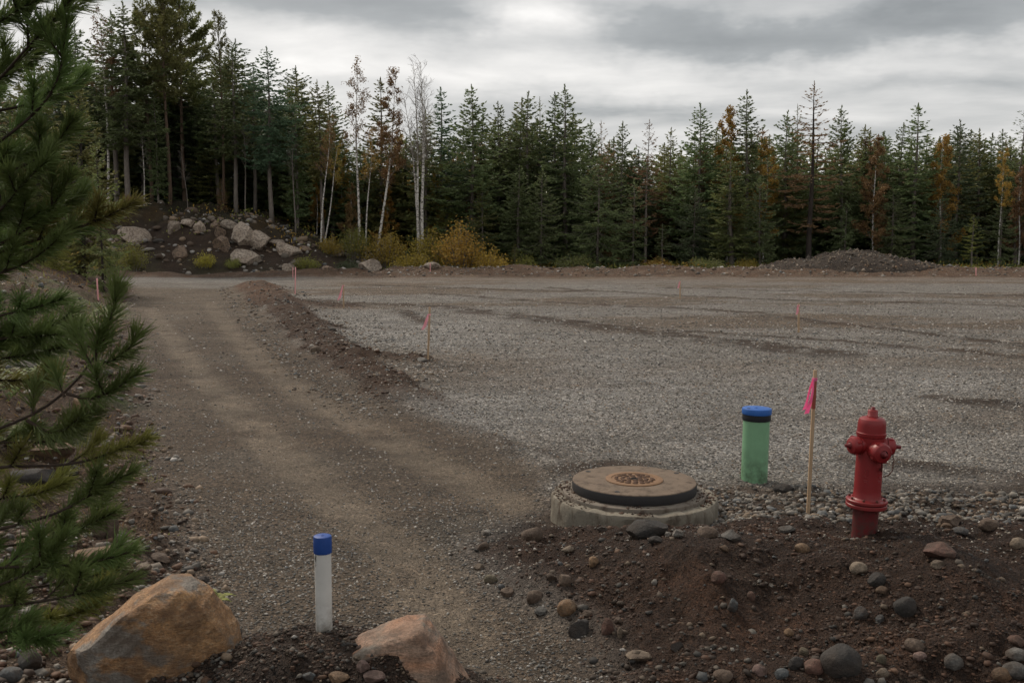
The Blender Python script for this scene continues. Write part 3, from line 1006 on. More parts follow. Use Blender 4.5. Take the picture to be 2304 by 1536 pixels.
MOUND_STONES = [
    (1412, 1164, 1506, 1214, 'dark', 'dark angular slab leaning against the front of the manhole ring', 'a', -18),
    (1571, 1184, 1621, 1214, 'brown', 'rounded brown cobble at the right foot of the manhole ring', 'r'),
    (1626, 1191, 1670, 1221, 'grey', 'faceted grey-brown cobble just right of the cobble at the manhole ring', 'a'),
    (1620, 1226, 1641, 1243, 'orange', 'small orange-brown stone below the faceted cobble by the manhole', 'c'),
    (1514, 1192, 1539, 1214, 'pale', 'small pale grey-green stone right of the dark leaning slab', 'a'),
    (1497, 1196, 1512, 1207, 'pale', 'tiny whitish chip between the leaning slab and the pale stone', 'a'),
    (1459, 1205, 1492, 1225, 'dark', 'dark flat stone at the foot of the leaning slab', 'c'),
    (1343, 1182, 1369, 1199, 'grey', 'pale grey stone against the left front of the manhole ring', 'a'),
    (1173, 1186, 1222, 1228, 'brown', 'large brown boulder half buried left of the manhole', 'c', -25),
    (1084, 1190, 1106, 1206, 'pale', 'small pale pink-grey stone at the left edge of the dirt mound', 'c'),
    (1071, 1221, 1100, 1242, 'brown', 'brown stone half buried in the left toe of the mound', 'c', -20),
    (1065, 1268, 1091, 1285, 'tan', 'light brown stone at the leftmost toe of the mound', 'c'),
    (1088, 1291, 1121, 1315, 'olive', 'olive grey cobble lying on the gravel beside the mound toe', 'r'),
    (1125, 1322, 1157, 1348, 'brown', 'brown cobble right below the olive grey one', 'c'),
    (1185, 1329, 1221, 1361, 'brown', 'round greyish brown cobble left of the big orange-brown one', 'r'),
    (1254, 1347, 1297, 1389, 'orange', 'big rusty round cobble with a pale scar at the mound toe', 'r'),
    (1257, 1293, 1285, 1323, 'brown', 'brown cobble above the big rusty round one', 'r'),
    (1228, 1287, 1253, 1310, 'brown', 'squarish brown cobble left of its twin above the rusty one', 'a'),
    (1324, 1252, 1347, 1279, 'orange', 'orange egg-shaped stone standing up in the mound below the manhole', 'r'),
    (1266, 1227, 1294, 1246, 'tan', 'light tan stone in the soil left below the manhole', 'c', -15),
    (1276, 1395, 1331, 1440, 'dark', 'long dark cobble tilted on the gravel at the mound toe', 'c', -28),
    (1354, 1390, 1381, 1438, 'red', 'reddish brown stone standing upright right of the long dark cobble', 'u'),
    (1381, 1391, 1401, 1409, 'brown', 'small squarish brown stone above the slim upright one', 'a'),
    (1389, 1411, 1404, 1440, 'tan', 'slim upright tan stone beside the reddish upright stone', 'u'),
    (1311, 1373, 1334, 1391, 'brown', 'brown stone tucked behind the long dark tilted cobble', 'c'),
    (1202, 1369, 1235, 1391, 'grey', 'flat grey stone left of the big rusty round cobble', 'a'),
    (1410, 1469, 1467, 1491, 'tan', 'long flat tan stone shaped like a peanut', 'c'),
    (1509, 1443, 1537, 1470, 'dark', 'dark grey angular stone right of the peanut-shaped one', 'a', 20),
    (1602, 1287, 1636, 1318, 'red', 'rusty red round cobble set in bare soil below the manhole', 'r'),
    (1638, 1352, 1660, 1385, 'blue', 'grey oblong stone on end below the rusty red cobble', 'u', 15),
    (1606, 1508, 1650, 1540, 'brown', 'greyish brown cobble at the bottom edge below the bare soil', 'r'),
    (1682, 1332, 1700, 1355, 'red', 'small reddish stone on end in the middle of the mound', 'u'),
    (1702, 1302, 1714, 1313, 'pale', 'leftmost of three pale pebbles in the middle of the mound', 'a'),
    (1717, 1311, 1728, 1319, 'pale', 'middle one of three pale pebbles on the mound', 'a'),
    (1730, 1313, 1741, 1324, 'pale', 'rightmost of three pale pebbles on the mound', 'a'),
    (2079, 1220, 2156, 1261, 'red', 'large flat-topped red-brown slab right of the hydrant', 's'),
    (2096, 1259, 2129, 1281, 'tan', 'tan stone just below the large red-brown slab', 'a'),
    (2118, 1158, 2165, 1187, 'brown', 'peaked brown stone on the gravel right of the hydrant', 'a'),
    (2145, 1186, 2181, 1207, 'blue', 'pale blue-grey cobble above the red-brown slab', 'r'),
    (2118, 1176, 2143, 1190, 'orange', 'small orange stone under the peaked brown stone', 'c'),
    (2205, 1167, 2251, 1198, 'brown', 'round brown stone on gravel near the right edge of the picture', 'r'),
    (2276, 1208, 2312, 1238, 'tan', 'tan stone cut by the right edge of the picture', 'c'),
    (1789, 1221, 1824, 1247, 'orange', 'orange tan cobble in front of the near survey stake', 'r', 10),
    (1754, 1182, 1792, 1202, 'grey', 'flat grey stone left of the near survey stake foot', 'c', -10),
    (1914, 1266, 1953, 1296, 'tan', 'round tan-brown cobble below the hydrant', 'r'),
    (1955, 1285, 1995, 1321, 'dark', 'dark stone right of the round cobble below the hydrant', 'c'),
    (1972, 1319, 1999, 1339, 'orange', 'small yellow-orange stone under the dark stone', 'r', -15),
    (2014, 1340, 2065, 1390, 'dark', 'dark grey round cobble with a chipped top on the open slope', 'r'),
    (1923, 1364, 1954, 1397, 'blue', 'grey oblong cobble slanting down the slope', 'u', 30),
    (1972, 1383, 1992, 1405, 'blue', 'small slim grey stone right of the slanting oblong cobble', 'u', 25),
    (1853, 1449, 1942, 1532, 'dark', 'largest dark round boulder at the bottom of the mound', 'r'),
    (1810, 1484, 1858, 1524, 'red', 'reddish brown cobble touching the left of the large dark boulder', 'r'),
    (1776, 1478, 1809, 1513, 'dark', 'blackish blue cobble left of the reddish brown one', 'r'),
    (1798, 1456, 1820, 1482, 'olive', 'greenish grey stone above the blackish cobble', 'u'),
    (1694, 1492, 1727, 1524, 'pink', 'pinkish grey cobble at the bottom, left of a blue-grey one', 'r'),
    (1745, 1502, 1777, 1532, 'blue', 'blue-grey cobble at the bottom between pinkish and reddish ones', 'r'),
    (1973, 1475, 1996, 1499, 'olive', 'small olive stone right of the large dark boulder', 'r'),
    (1973, 1507, 2001, 1532, 'tan', 'tan cobble below the small olive stone', 'r'),
    (2037, 1438, 2083, 1472, 'brown', 'big brown cobble half sunk in the lower right slope', 'r', 15),
    (2057, 1468, 2086, 1493, 'pink', 'pale flat stone under the big half sunk brown cobble', 'c', 20),
    (2128, 1475, 2168, 1514, 'grey', 'long grey stone slanting down at lower right', 'u', 40),
    (2272, 1430, 2312, 1460, 'red', 'reddish stone at the right edge, topmost of the corner pile', 'c'),
    (2268, 1460, 2314, 1492, 'grey', 'greyish brown cobble second from top in the corner pile', 'r'),
    (2262, 1492, 2316, 1532, 'grey', 'large greyish cobble at the bottom right corner', 'r'),
    (2237, 1503, 2277, 1540, 'orange', 'rusty orange cobble left of the corner pile', 'r'),
    (1765, 1417, 1787, 1437, 'orange', 'small orange-brown round stone alone in the lower mound', 'r'),
    (1742, 1085, 1788, 1113, 'dark', 'dark brown rock right beside the foot of the green pipe', 'c'),
    (1838, 1132, 1858, 1146, 'pale', 'small pale stone right of the near survey stake', 'a'),
]
for s in MOUND_STONES:
    stone(*s, sink=.34)

BANK_STONES = [
    (513, 1411, 543, 1443, 'grey', 'grey stone beside the tan boulder on the road edge', 'c'),
    (440, 1297, 471, 1323, 'dark', 'dark grey stone behind the top of the tan boulder', 'c'),
    (343, 1202, 369, 1216, 'pale', 'flat pale stone on the soil strip beside the road', 'a'),
    (335, 1248, 381, 1269, 'brown', 'flat brown stone between the road and orange slab', 'c', 15),
    (306, 1268, 338, 1286, 'tan', 'tan stone right of the small orange one under pine tips', 'c'),
    (25, 1215, 84, 1254, 'orange', 'yellow-orange rock seen through the pine needles at far left', 'r'),
    (159, 1230, 274, 1272, 'orange', 'long orange slab under the lower pine boughs', 'c'),
    (275, 1266, 301, 1294, 'orange', 'small orange stone at the right end of the orange slab', 'c'),
    (205, 1163, 240, 1224, 'brown', 'upright brown split rock under the pine, left half', 'u', -8),
    (236, 1166, 264, 1226, 'brown', 'upright brown split rock under the pine, right half', 'u', 8),
    (20, 1053, 123, 1100, 'dark', 'flat dark rock with brown top below the pine', 's'),
    (124, 1041, 170, 1083, 'dark', 'dark rounded rock right behind the flat dark one', 'c'),
    (72, 989, 162, 1038, 'orange', 'orange-brown rock above the flat dark rock', 'a'),
    (159, 898, 200, 964, 'orange', 'tall orange stone on the bank behind the pine tip', 'u'),
    (37, 1465, 86, 1522, 'grey', 'grey rounded cobble at the foot of the tan boulder', 'u'),
    (-4, 1502, 46, 1542, 'blue', 'blue-grey cobble in the bottom left corner', 'r'),
    (33, 814, 84, 838, 'grey', 'flat grey rock high on the bank among pine boughs', 's'),
    (102, 716, 130, 737, 'orange', 'orange-brown stone high on the bank near the mossy patch', 'a'),
    (680, 1512, 707, 1536, 'blue', 'blue-grey pebble on the heaped soil at the bottom', 'c'),
    (802, 1490, 833, 1519, 'pink', 'pink stone against the ridged boulder at the bottom', 'a'),
    (795, 1475, 819, 1490, 'tan', 'tan chip above the pink stone at the bottom', 'a'),
    (736, 1511, 784, 1542, 'orange', 'rusty flat stone in the heaped soil at the bottom edge', 'c'),
    (818, 1516, 866, 1545, 'pink', 'brownish pink stone under the ridged boulder', 'c'),
    (697, 780, 722, 798, 'tan', 'single tan boulder at the foot of the soil windrow', 'r'),
    (938, 804, 962, 816, 'pale', 'flat pale stone at the foot of the second survey stake', 's'),
]
for s in BANK_STONES:
    stone(*s, group='stones beside the road')

KNOLL_ROCKS = [
    (268, 513, 334, 545, 'knoll', 'long pale slab sloping right on the left end of the knoll', 's', 22),
    (379, 501, 402, 528, 'knoll', 'rounded pale boulder leftmost under the knoll crest', 'u'),
    (401, 495, 436, 511, 'knoll', 'flat pale slab along the crest of the knoll', 's', 6),
    (436, 500, 461, 526, 'knoll', 'blocky tan boulder at the right end of the crest slab', 'a'),
    (470, 498, 497, 516, 'knollbrown', 'brownish boulder near the middle of the knoll crest', 'a'),
    (482, 515, 504, 536, 'knollbrown', 'brown boulder right under the middle of the knoll crest', 'a', 20),
    (497, 497, 533, 514, 'knoll', 'pale slab on the crest left of the two big boulders', 's', 10),
    (520, 505, 567, 557, 'knoll', 'largest pale boulder on the right half of the knoll', 'a'),
    (554, 523, 600, 561, 'knoll', 'second big pale boulder right of the largest one', 'a'),
    (482, 534, 512, 566, 'knollbrown', 'brown wedge of rock in the middle of the knoll face', 'a', -15),
    (382, 556, 420, 583, 'knollbrown', 'brown boulder low on the left of the knoll face', 'a'),
    (518, 566, 577, 598, 'knoll', 'rounded light boulder lying at the foot of the knoll', 'c', 18),
    (620, 551, 669, 580, 'knoll', 'pale boulder on the right shoulder of the knoll', 'a', 12),
    (637, 595, 663, 611, 'knoll', 'small pale rock at the roadside below the knoll', 'c'),
    (750, 560, 771, 578, 'knoll', 'small grey boulder under the birches right of the knoll', 'c'),
    (808, 584, 853, 612, 'knoll', 'grey boulder at the right end of the knoll foot', 'c', 15),
    (724, 598, 749, 611, 'knollbrown', 'small orange-brown rock left of the boulder at the knoll end', 'c'),
    (670, 555, 697, 567, 'knollbrown', 'flat brown rock on the right shoulder of the knoll', 's', 10),
    (597, 539, 641, 552, 'knoll', 'thin pale ledge between big boulders and the shoulder', 's', 14),
    (956, 591, 987, 605, 'knoll', 'lone flat grey rock on the far edge of the pad', 'r'),
]
for s in KNOLL_ROCKS:
    gx_, gy_ = (s[2] - s[0]) * .10, (s[3] - s[1]) * .10
    s = (s[0] - gx_, s[1] - gy_, s[2] + gx_, s[3] + gy_, s[4], s[5], s[6] if s[6] in 'rs' else 'a') + s[7:]
    stone(*s, group='boulders on the knoll', name='boulder', cat='boulder', sink=.33, deep=.9)


# ------------------------------------------------------------------ the two near boulders
def profile_boulder(name, prof, thick, mat, loc, rotz, label, seed, boxy=.5, rough=.016):
    """a boulder from its side outline (star shaped round the origin) with real thickness"""
    V, F = ICO5
    prof = np.array(prof)
    th = np.arctan2(prof[:, 1], prof[:, 0]); rr = np.hypot(prof[:, 0], prof[:, 1])
    o = np.argsort(th); th, rr = th[o], rr[o]
    th = np.concatenate([[th[-1] - 2 * math.pi], th, [th[0] + 2 * math.pi]]); rr = np.concatenate([[rr[-1]], rr, [rr[0]]])
    t = np.arctan2(V[:, 2], V[:, 0])
    # straight edges between outline points rather than arcs
    i = np.clip(np.searchsorted(th, t) - 1, 0, len(th) - 2)
    A = np.stack([rr[i] * np.cos(th[i]), rr[i] * np.sin(th[i])], 1); B = np.stack([rr[i + 1] * np.cos(th[i + 1]), rr[i + 1] * np.sin(th[i + 1])], 1)
    dv = np.stack([np.cos(t), np.sin(t)], 1)
    AB = B - A
    den = dv[:, 0] * AB[:, 1] - dv[:, 1] * AB[:, 0]
    Rr = (A[:, 0] * AB[:, 1] - A[:, 1] * AB[:, 0]) / np.where(abs(den) < 1e-6, 1e-6, den)
    c = np.sqrt(np.clip(1 - V[:, 1] ** 2, 0, 1)) ** boxy
    P = np.stack([dv[:, 0] * Rr * c, V[:, 1] * thick, dv[:, 1] * Rr * c], 1)
    rs_ = np.random.RandomState(int(seed))
    sc3 = np.abs(P).max(0)
    for _ in range(24):
        nn = unit(rs_.normal(size=3) * np.array([1, 1.2, .9]))
        lim_ = rs_.uniform(.64, .92)
        nw = unit(nn / sc3)
        dd = (P / sc3) @ nn
        P = P - (np.maximum(dd - lim_, 0) / (nn / sc3 @ nw))[:, None] * nw * .9
    q = P * 3.0 + seed
    f = perlin(q[:, 0], q[:, 1], q[:, 2]) + .5 * perlin(q[:, 0] * 2.3, q[:, 1] * 2.3, q[:, 2] * 2.3) + .3 * perlin(q[:, 0] * 6, q[:, 1] * 6, q[:, 2] * 6) + .15 * perlin(q[:, 0] * 14, q[:, 1] * 14, q[:, 2] * 14)
    qs = (P @ np.array([[.8, 0, .6], [0, 1, 0], [-.6, 0, .8]]).T) * np.array([3, 5, 13]) + seed
    ridge = 1 - 2 * np.abs(perlin(qs[:, 0], qs[:, 1], qs[:, 2]))
    P = P + unit(P) * (f * rough + .010 * ridge)[:, None]
    me = mesh_np(name, P * 1.04, F, mat, True)
    me.set_sharp_from_angle(angle=R(22))
    o = obj(name, me, loc=loc, rot=(0, 0, rotz))
    return tag(o, label, 'boulder')


ROCK_TAN = mat_rock('tan_boulder', (.37, .205, .092), (.24, .125, .056), (.43, .30, .18), 4.5, ((1, 1, 3.2), (0, R(28), 0)), dirt=(.07, .042, .026), dirt_amt=.6, patch=(.20, .19, .17))
ROCK_RIDGE = mat_rock('ridged_boulder', (.37, .195, .115), (.25, .185, .14), (.43, .27, .19), 4.0, ((.5, 1, 3.5), (0, R(-38), R(20))), dirt=(.06, .036, .024), dirt_amt=.6, patch=(.19, .17, .14))
pb = at(335, 1450, 4.55)
profile_boulder('boulder', [(-.50, -.46), (-.47, -.14), (-.33, .0), (-.08, .20), (.08, .29), (.19, .30), (.28, .22), (.38, .03), (.42, -.12), (.42, -.46)], .30, ROCK_TAN,
                (pb[0] - .03, pb[1] + .1, pb[2] - .03), R(6), 'large tan boulder with orange streaks in the lower left corner', 3.0)
pb = at(890, 1510, 4.45)
profile_boulder('boulder', [(-.56, -.40), (-.48, .05), (-.17, .17), (.02, .235), (.095, .24), (.16, .18), (.27, .02), (.38, -.15), (.43, -.40)], .26, ROCK_RIDGE,
                (pb[0] + .01, pb[1] + .08, pb[2] - .06), R(-4), 'pinkish brown ridged boulder with grey bands at the bottom edge', 9.0)

# ================================================================== things on the site
def empty(name, loc, rot=(0, 0, 0), scale=None):
    e = bpy.data.objects.new(name, None)
    COL.objects.link(e)
    e.location = loc
    e.rotation_euler = rot
    if scale is not None:
        e.scale = scale if hasattr(scale, '__len__') else (scale,) * 3
    return e


def disc_profile(r, z0, z1, bev=.004):
    return [(0.0001, z0), (r - bev, z0), (r, z0 + bev), (r, z1 - bev), (r - bev, z1), (0.0001, z1)]


def axis_matrix(origin, direction):
    dd = Vector(direction).normalized()
    q = dd.to_track_quat('Z', 'Y')
    return Matrix.Translation(Vector(origin)) @ q.to_matrix().to_4x4()


# ------------------------------------------------------------------ fire hydrant
RED = mat_painted('red_hydrant_paint', (.215, .011, .013), .42, (.075, .045, .036), .8, 10, .45, base_dirt=(-.05, .30))
RED_DARK = mat_painted('old_red_paint', (.13, .010, .012), .5, (.05, .034, .028), .7, 12, .4, base_dirt=(-.05, .32))
RUST = mat_painted('rusty_bolts', (.10, .028, .02), .7, (.05, .03, .02), .6, 20, .3)
hp = hit(1956, 1203)
hs = float(at(1972, 914, hp[1] + .09)[2] - hp[2]) / .965
HYD = empty('fire_hydrant', (hp[0], hp[1] + .09, hp[2]), (R(1), R(1.6), R(4)), hs)
tag(HYD, 'red cast iron fire hydrant standing on the dirt mound', 'fire hydrant')


def part(name, mb, mat, parent, smooth=True, label=None):
    me = mb.mesh(name, mat, smooth)
    if smooth:
        me.set_sharp_from_angle(angle=R(32))
    o = obj(name, me, parent)
    if label:
        o['label'] = label
    return o


m = MB(); m.lathe([(.0001, -.15), (.094, -.15), (.094, .150), (.098, .165)], 48)
part('riser', m, RED_DARK, HYD, label='scuffed dark red lower barrel')
m = MB(); m.lathe([(.09, .160), (.146, .160), (.152, .166), (.152, .186), (.147, .191), (.10, .191)], 56)
lower_flange = part('flange', m, RED, HYD)
m = MB(); m.lathe([(.10, .197), (.147, .197), (.152, .202), (.152, .218), (.146, .224), (.118, .226), (.108, .236)], 56)
upper_flange = part('flange', m, RED, HYD)
for k in range(8):
    a = k / 8 * 2 * math.pi + .2
    m = MB(); m.lathe([(.0001, .240), (.0095, .240), (.0105, .237), (.0105, .222)], 6, Matrix.Translation((.128 * math.cos(a), .128 * math.sin(a), 0)))
    part('bolt', m, RUST, upper_flange, False)
    m = MB(); m.lathe([(.0105, .162), (.0105, .15), (.006, .146), (.006, .138), (.0001, .138)], 6, Matrix.Translation((.128 * math.cos(a), .128 * math.sin(a), 0)))
    part('nut', m, RUST, lower_flange, False)
m = MB(); m.lathe([(.110, .224), (.103, .24), (.100, .30), (.098, .60), (.100, .668), (.103, .690), (.103, .702), (.098, .704)], 56)
barrel = part('barrel', m, RED, HYD)
m = MB(); m.lathe([(.096, .700), (.096, .708), (.107, .709), (.108, .712), (.108, .735), (.104, .740), (.103, .790), (.102, .815), (.099, .838), (.092, .857), (.076, .869), (.052, .8755), (.043, .877), (.043, .882)], 56)
bonnet = part('bonnet', m, RED, HYD)
m = MB(); m.lathe([(.108, .728), (.1105, .730), (.1105, .736), (.106, .738)], 56)
part('bonnet_rim', m, RED, bonnet)
m = MB(); m.lathe([(.044, .876), (.044, .882), (.039, .886), (.039, .928), (.034, .934), (.020, .934)], 8)
part('nut_housing', m, RED, bonnet, False)
m = MB(); m.lathe([(.022, .930), (.022, .940), (.0175, .941), (.0165, .962), (.013, .965), (.0001, .965)], 5)
part('operating_nut', m, RED_DARK, bonnet, False)


def nozzle(direction, r, reach, zc=.637, nutlen=.030):
    M = axis_matrix((0, 0, zc), direction)
    n0 = MB(); n0.lathe([(r * .96, .06), (r * 1.0, .085), (r * 1.02, reach - .035), (r * 1.0, reach - .03)], 32, M)
    nz_ = part('nozzle', n0, RED, HYD)
    n1 = MB(); n1.lathe([(r * .95, reach - .03), (r * .95, reach - .022), (r * 1.07, reach - .021), (r * 1.08, reach - .015), (r * 1.05, reach + .018), (r * .92, reach + .032), (r * .55, reach + .040), (r * .42, reach + .043)], 32, M)
    for k in range(4):
        a = k * math.pi / 2 + .5
        n1.box((r * 1.06 * math.cos(a), r * 1.06 * math.sin(a), reach), (.016, .016, .03), M)
    cap = part('nozzle_cap', n1, RED, nz_)
    n2 = MB(); n2.lathe([(r * .42, reach + .040), (r * .36, reach + .050), (.0165, reach + .052), (.015, reach + .050 + nutlen), (.011, reach + .053 + nutlen), (.0001, reach + .053 + nutlen)], 5, M)
    part('cap_nut', n2, RED_DARK, nz_, False)
    return nz_


nozzle((-1, -.22, .02), .064, .140)
nozzle((1, -.22, -.02), .062, .140)
nozzle((.10, -1, -.05), .072, .155, .618)
# chain hanging from the right cap, and one from the front cap
for pts in ([(.165, -.035, .58), (.172, -.04, .51), (.165, -.04, .45), (.145, -.035, .415), (.102, -.03, .40)], [(.03, -.15, .545), (.035, -.14, .49), (.045, -.115, .46), (.05, -.092, .48)]):
    pts = np.array(pts)
    s = np.linspace(0, len(pts) - 1, 22)
    path = np.stack([np.interp(s, np.arange(len(pts)), pts[:, q]) for q in range(3)], 1)
    m = MB()
    for q in range(len(path) - 1):
        a, b = path[q], path[q + 1]
        mid, dv = (a + b) / 2, unit(b - a)
        sd = unit(np.cross(dv, [0.3, 1, .2] if q % 2 else [1, -.2, .3]))
        L = np.linalg.norm(b - a) * .72
        th = np.linspace(0, 2 * math.pi, 9)
        m.tube(mid + np.cos(th)[:, None] * dv * L + np.sin(th)[:, None] * sd * .0055, .0021, 4, False)
    part('cap_chain', m, RUST, HYD)
# raised casting marks on the barrel, worn past reading
for az_, seed in ((-2.15, 1), (-1.05, 2)):
    m = MB()

    def onb(u, v):
        a = az_ + u / .099
        return (.0995 * math.cos(a), .0995 * math.sin(a), v)
    th = np.linspace(-.4, 4.4, 14)
    m.tube([onb(.012 * math.cos(t), .455 + .014 * math.sin(t)) for t in th], .003, 5)
    m.tube([onb(.012, .441), onb(.004, .425), onb(-.010, .412), onb(-.008, .406), (onb(.016, .405))], .003, 5)
    m.tube([onb(-.018, .382), onb(.018, .380)], .0035, 5)
    m.tube([onb(-.014, .366), onb(.002, .370), onb(.016, .364)], .003, 5)
    part('casting_mark', m, RED, HYD)

# stretch to the proportions of this hydrant: higher flange, taller shoulder
ZA = [-.15, .16, .226, .702, .74, .878, .934, .965]
ZB = [-.15, .19, .256, .735, .772, .890, .942, .965]
for ch in HYD.children_recursive:
    for v in ch.data.vertices:
        v.co.z = float(np.interp(v.co.z, ZA, ZB))

# ------------------------------------------------------------------ manhole
def mat_concrete(name, c1, c2, stain, scale=5):
    m, n, b = new_mat(name)
    co = n.node('ShaderNodeTexCoord').outputs['Object']
    a = n.noise(co, scale, 6, .65)
    f = n.noise(co, 45, 5, .7)
    st = n.noise(n.mapping(co, (1, 1, .35), loc=(4, 2, 7)), scale * 1.5, 6, .65)
    c = n.mix(n.ramp(a, [(.3, 0.0), (.7, 1.0)]), c1, c2)
    c = n.mix(n.ramp(st, [(.50, 0.0), (.66, .9)]), c, stain)
    c = n.mix(n.ramp(f, [(.28, .8), (.42, 0.0)]), c, (.05, .04, .032))
    n.put(b.inputs['Base Color'], c)
    b.inputs['Roughness'].default_value = .85
    b.inputs['Specular IOR Level'].default_value = .3
    n.put(b.inputs['Normal'], n.bump(f, .5, .008, n.bump(a, .4, .03)))
    return m


CONC = mat_concrete('stained_concrete', (.235, .21, .165), (.15, .132, .104), (.062, .042, .028), 6)
CONC2 = mat_concrete('dusty_cover_top', (.17, .125, .09), (.12, .09, .066), (.062, .042, .029), 7)
IRON = mat_painted('dark_cover_edge', (.026, .025, .026), .6, (.09, .06, .042), .6, 14, .4)
RUSTY = mat_painted('rust_brown_iron', (.20, .115, .062), .7, (.30, .20, .12), .7, 16, .3)
RUSTY_DARK = mat_painted('dark_rust_iron', (.085, .045, .026), .75, (.15, .09, .05), .6, 16, .3)
MX, MY = 1.01, 8.1
MH = empty('manhole', (MX, MY, -.025), (R(.6), R(.5), 0))
tag(MH, 'round concrete manhole with raised dark cover and rusty grate plate', 'manhole')


def chipped_lathe(prof, n, amp, seed, rows=None):
    """lathe whose upper edge is chipped"""
    mb = MB(); mb.lathe(prof, n)
    V = mb.V[0]
    a = np.arctan2(V[:, 1], V[:, 0]); r = np.hypot(V[:, 0], V[:, 1])
    f = perlin(np.cos(a) * 7 + seed, np.sin(a) * 7, V[:, 2] * 8) + .6 * perlin(np.cos(a) * 21 + seed, np.sin(a) * 21, V[:, 2] * 15)
    k = np.where(r > .2, 1 - amp * np.maximum(f, -.3) / np.maximum(r, .2), 1)
    V[:, 0] *= k; V[:, 1] *= k
    zt = V[:, 2].max()
    edge = (V[:, 2] > zt - .03) & (r > prof[-2][0] * .95)
    V[:, 2] -= np.where(edge, np.maximum(f, 0) * amp * 1.2, 0)
    return mb


RO = .685
part('concrete_ring', chipped_lathe([(RO, -.35), (RO, -.05), (RO, .0), (RO, .05), (RO, .10), (RO - .002, .145), (RO - .012, .165), (RO - .03, .172), (.58, .172), (.50, .17)], 160, .016, 3.0), CONC, MH)
part('frame', chipped_lathe([(.59, .160), (.592, .185), (.588, .198), (.58, .202), (.50, .202), (.45, .200)], 96, .004, 8.0), mat_concrete('dusty_frame', (.15, .125, .10), (.19, .165, .135), (.075, .053, .04), 8), MH)
cov = part('cover', MB().lathe([(.50, .203), (.510, .206), (.513, .215), (.513, .276), (.511, .281)], 96), IRON, MH, label='thick round cover with a black edge')
part('cover_top', chipped_lathe([(.511, .281), (.506, .287), (.49, .289), (.30, .2895), (.0001, .290)], 96, .002, 5.0), CONC2, cov)
pl = part('grate_plate', MB().lathe([(.237, .286), (.237, .296), (.232, .299), (.190, .299), (.187, .294), (.0001, .294)], 64), RUSTY, cov)
rs = np.random.RandomState(5)
for ring, (rad, cnt) in enumerate(((.0, 1), (.052, 6), (.10, 12), (.150, 17))):
    for k in range(cnt):
        a = (k + .5 * (ring % 2)) / cnt * 2 * math.pi + rs.uniform(-.06, .06)
        if ring == 0:
            continue
        hw = math.pi * rad / cnt * rs.uniform(.68, .85)
        hd = .0185 * rs.uniform(.8, 1.1)
        k6 = rs.uniform(.78, 1.0, 8)
        th = np.arange(8) / 8 * 2 * math.pi + .39
        lx, ly = np.cos(th) * hd * 1.2 * k6, np.sin(th) * hw * 1.2 * k6
        bx, by = rad + lx, ly
        X_, Y_ = bx * math.cos(a) - by * math.sin(a), bx * math.sin(a) + by * math.cos(a)
        V = np.vstack([np.stack([X_, Y_, np.full(8, .2935)], 1), np.stack([X_ * .985 + .015 * rad * math.cos(a), Y_ * .985 + .015 * rad * math.sin(a), np.full(8, .3005)], 1), [[rad * math.cos(a), rad * math.sin(a), .301]]])
        q = np.arange(8); q1 = (q + 1) % 8
        mb = MB(); mb.add(V, np.stack([q, q1, q1 + 8, q + 8], 1), np.stack([q + 8, q1 + 8, np.full(8, 16)], 1))
        part('raised_lug', mb, RUSTY_DARK, pl, False)
part('lift_hole', MB().lathe([(.030, .2945), (.030, .3), (.020, .300), (.019, .2952), (.0001, .2952)], 20), mat_painted('hole_black', (.012, .01, .009), .9, worn_amt=0), pl)
for a, r in ((.55, .455), (-2.0, .44), (2.5, .45)):
    part('lift_slot', MB().lathe([(.022, .2885), (.022, .2915), (.012, .2915), (.011, .2900), (.0001, .2900)], 16, Matrix.Translation((r * math.cos(a), r * math.sin(a), 0))), IRON, cov)

rs = np.random.RandomState(15)
k = 900
a_ = rs.uniform(0, 6.283, k); r_ = np.where(rs.uniform(0, 1, k) < .62, rs.uniform(.595, .67, k), rs.uniform(.515, .585, k))
z_ = np.where(r_ > .59, .173, .203)
keep = perlin(np.cos(a_) * 2, np.sin(a_) * 2, 5.0) > -.15
a_, r_, z_ = a_[keep], r_[keep], z_[keep]
k = len(a_)
sz = np.clip(rs.lognormal(-4.9, .5, k), .003, .022)
P = OCT_V[None] * (1 + rs.uniform(-.3, .3, (k, 6, 1))) * rs.uniform(.6, 1.3, (k, 1, 3)) * sz[:, None, None] * np.array([1, 1, .6]) + np.stack([r_ * np.cos(a_), r_ * np.sin(a_), z_], 1)[:, None]
o = obj('soil_crumbs', mesh_np('soil_crumbs', P.reshape(-1, 3), (OCT_F[None] + (np.arange(k) * 6)[:, None, None]).reshape(-1, 3), PEB, False, np.repeat(SOIL[rs.randint(0, 4, k)], 6, 0)), MH)
o['kind'] = 'stuff'

# ------------------------------------------------------------------ green sewer pipe with blue cap
def pipe(name, base, r, h, wall_mat, label, cat='pipe', lean=(0, 0)):
    e = empty(name, base, (R(lean[0]), R(lean[1]), 0))
    tag(e, label, cat)
    m = MB(); m.lathe([(r, -.25), (r, h), (r * .9, h), (r * .9, h - .1)], 56)
    part('tube', m, wall_mat, e)
    return e


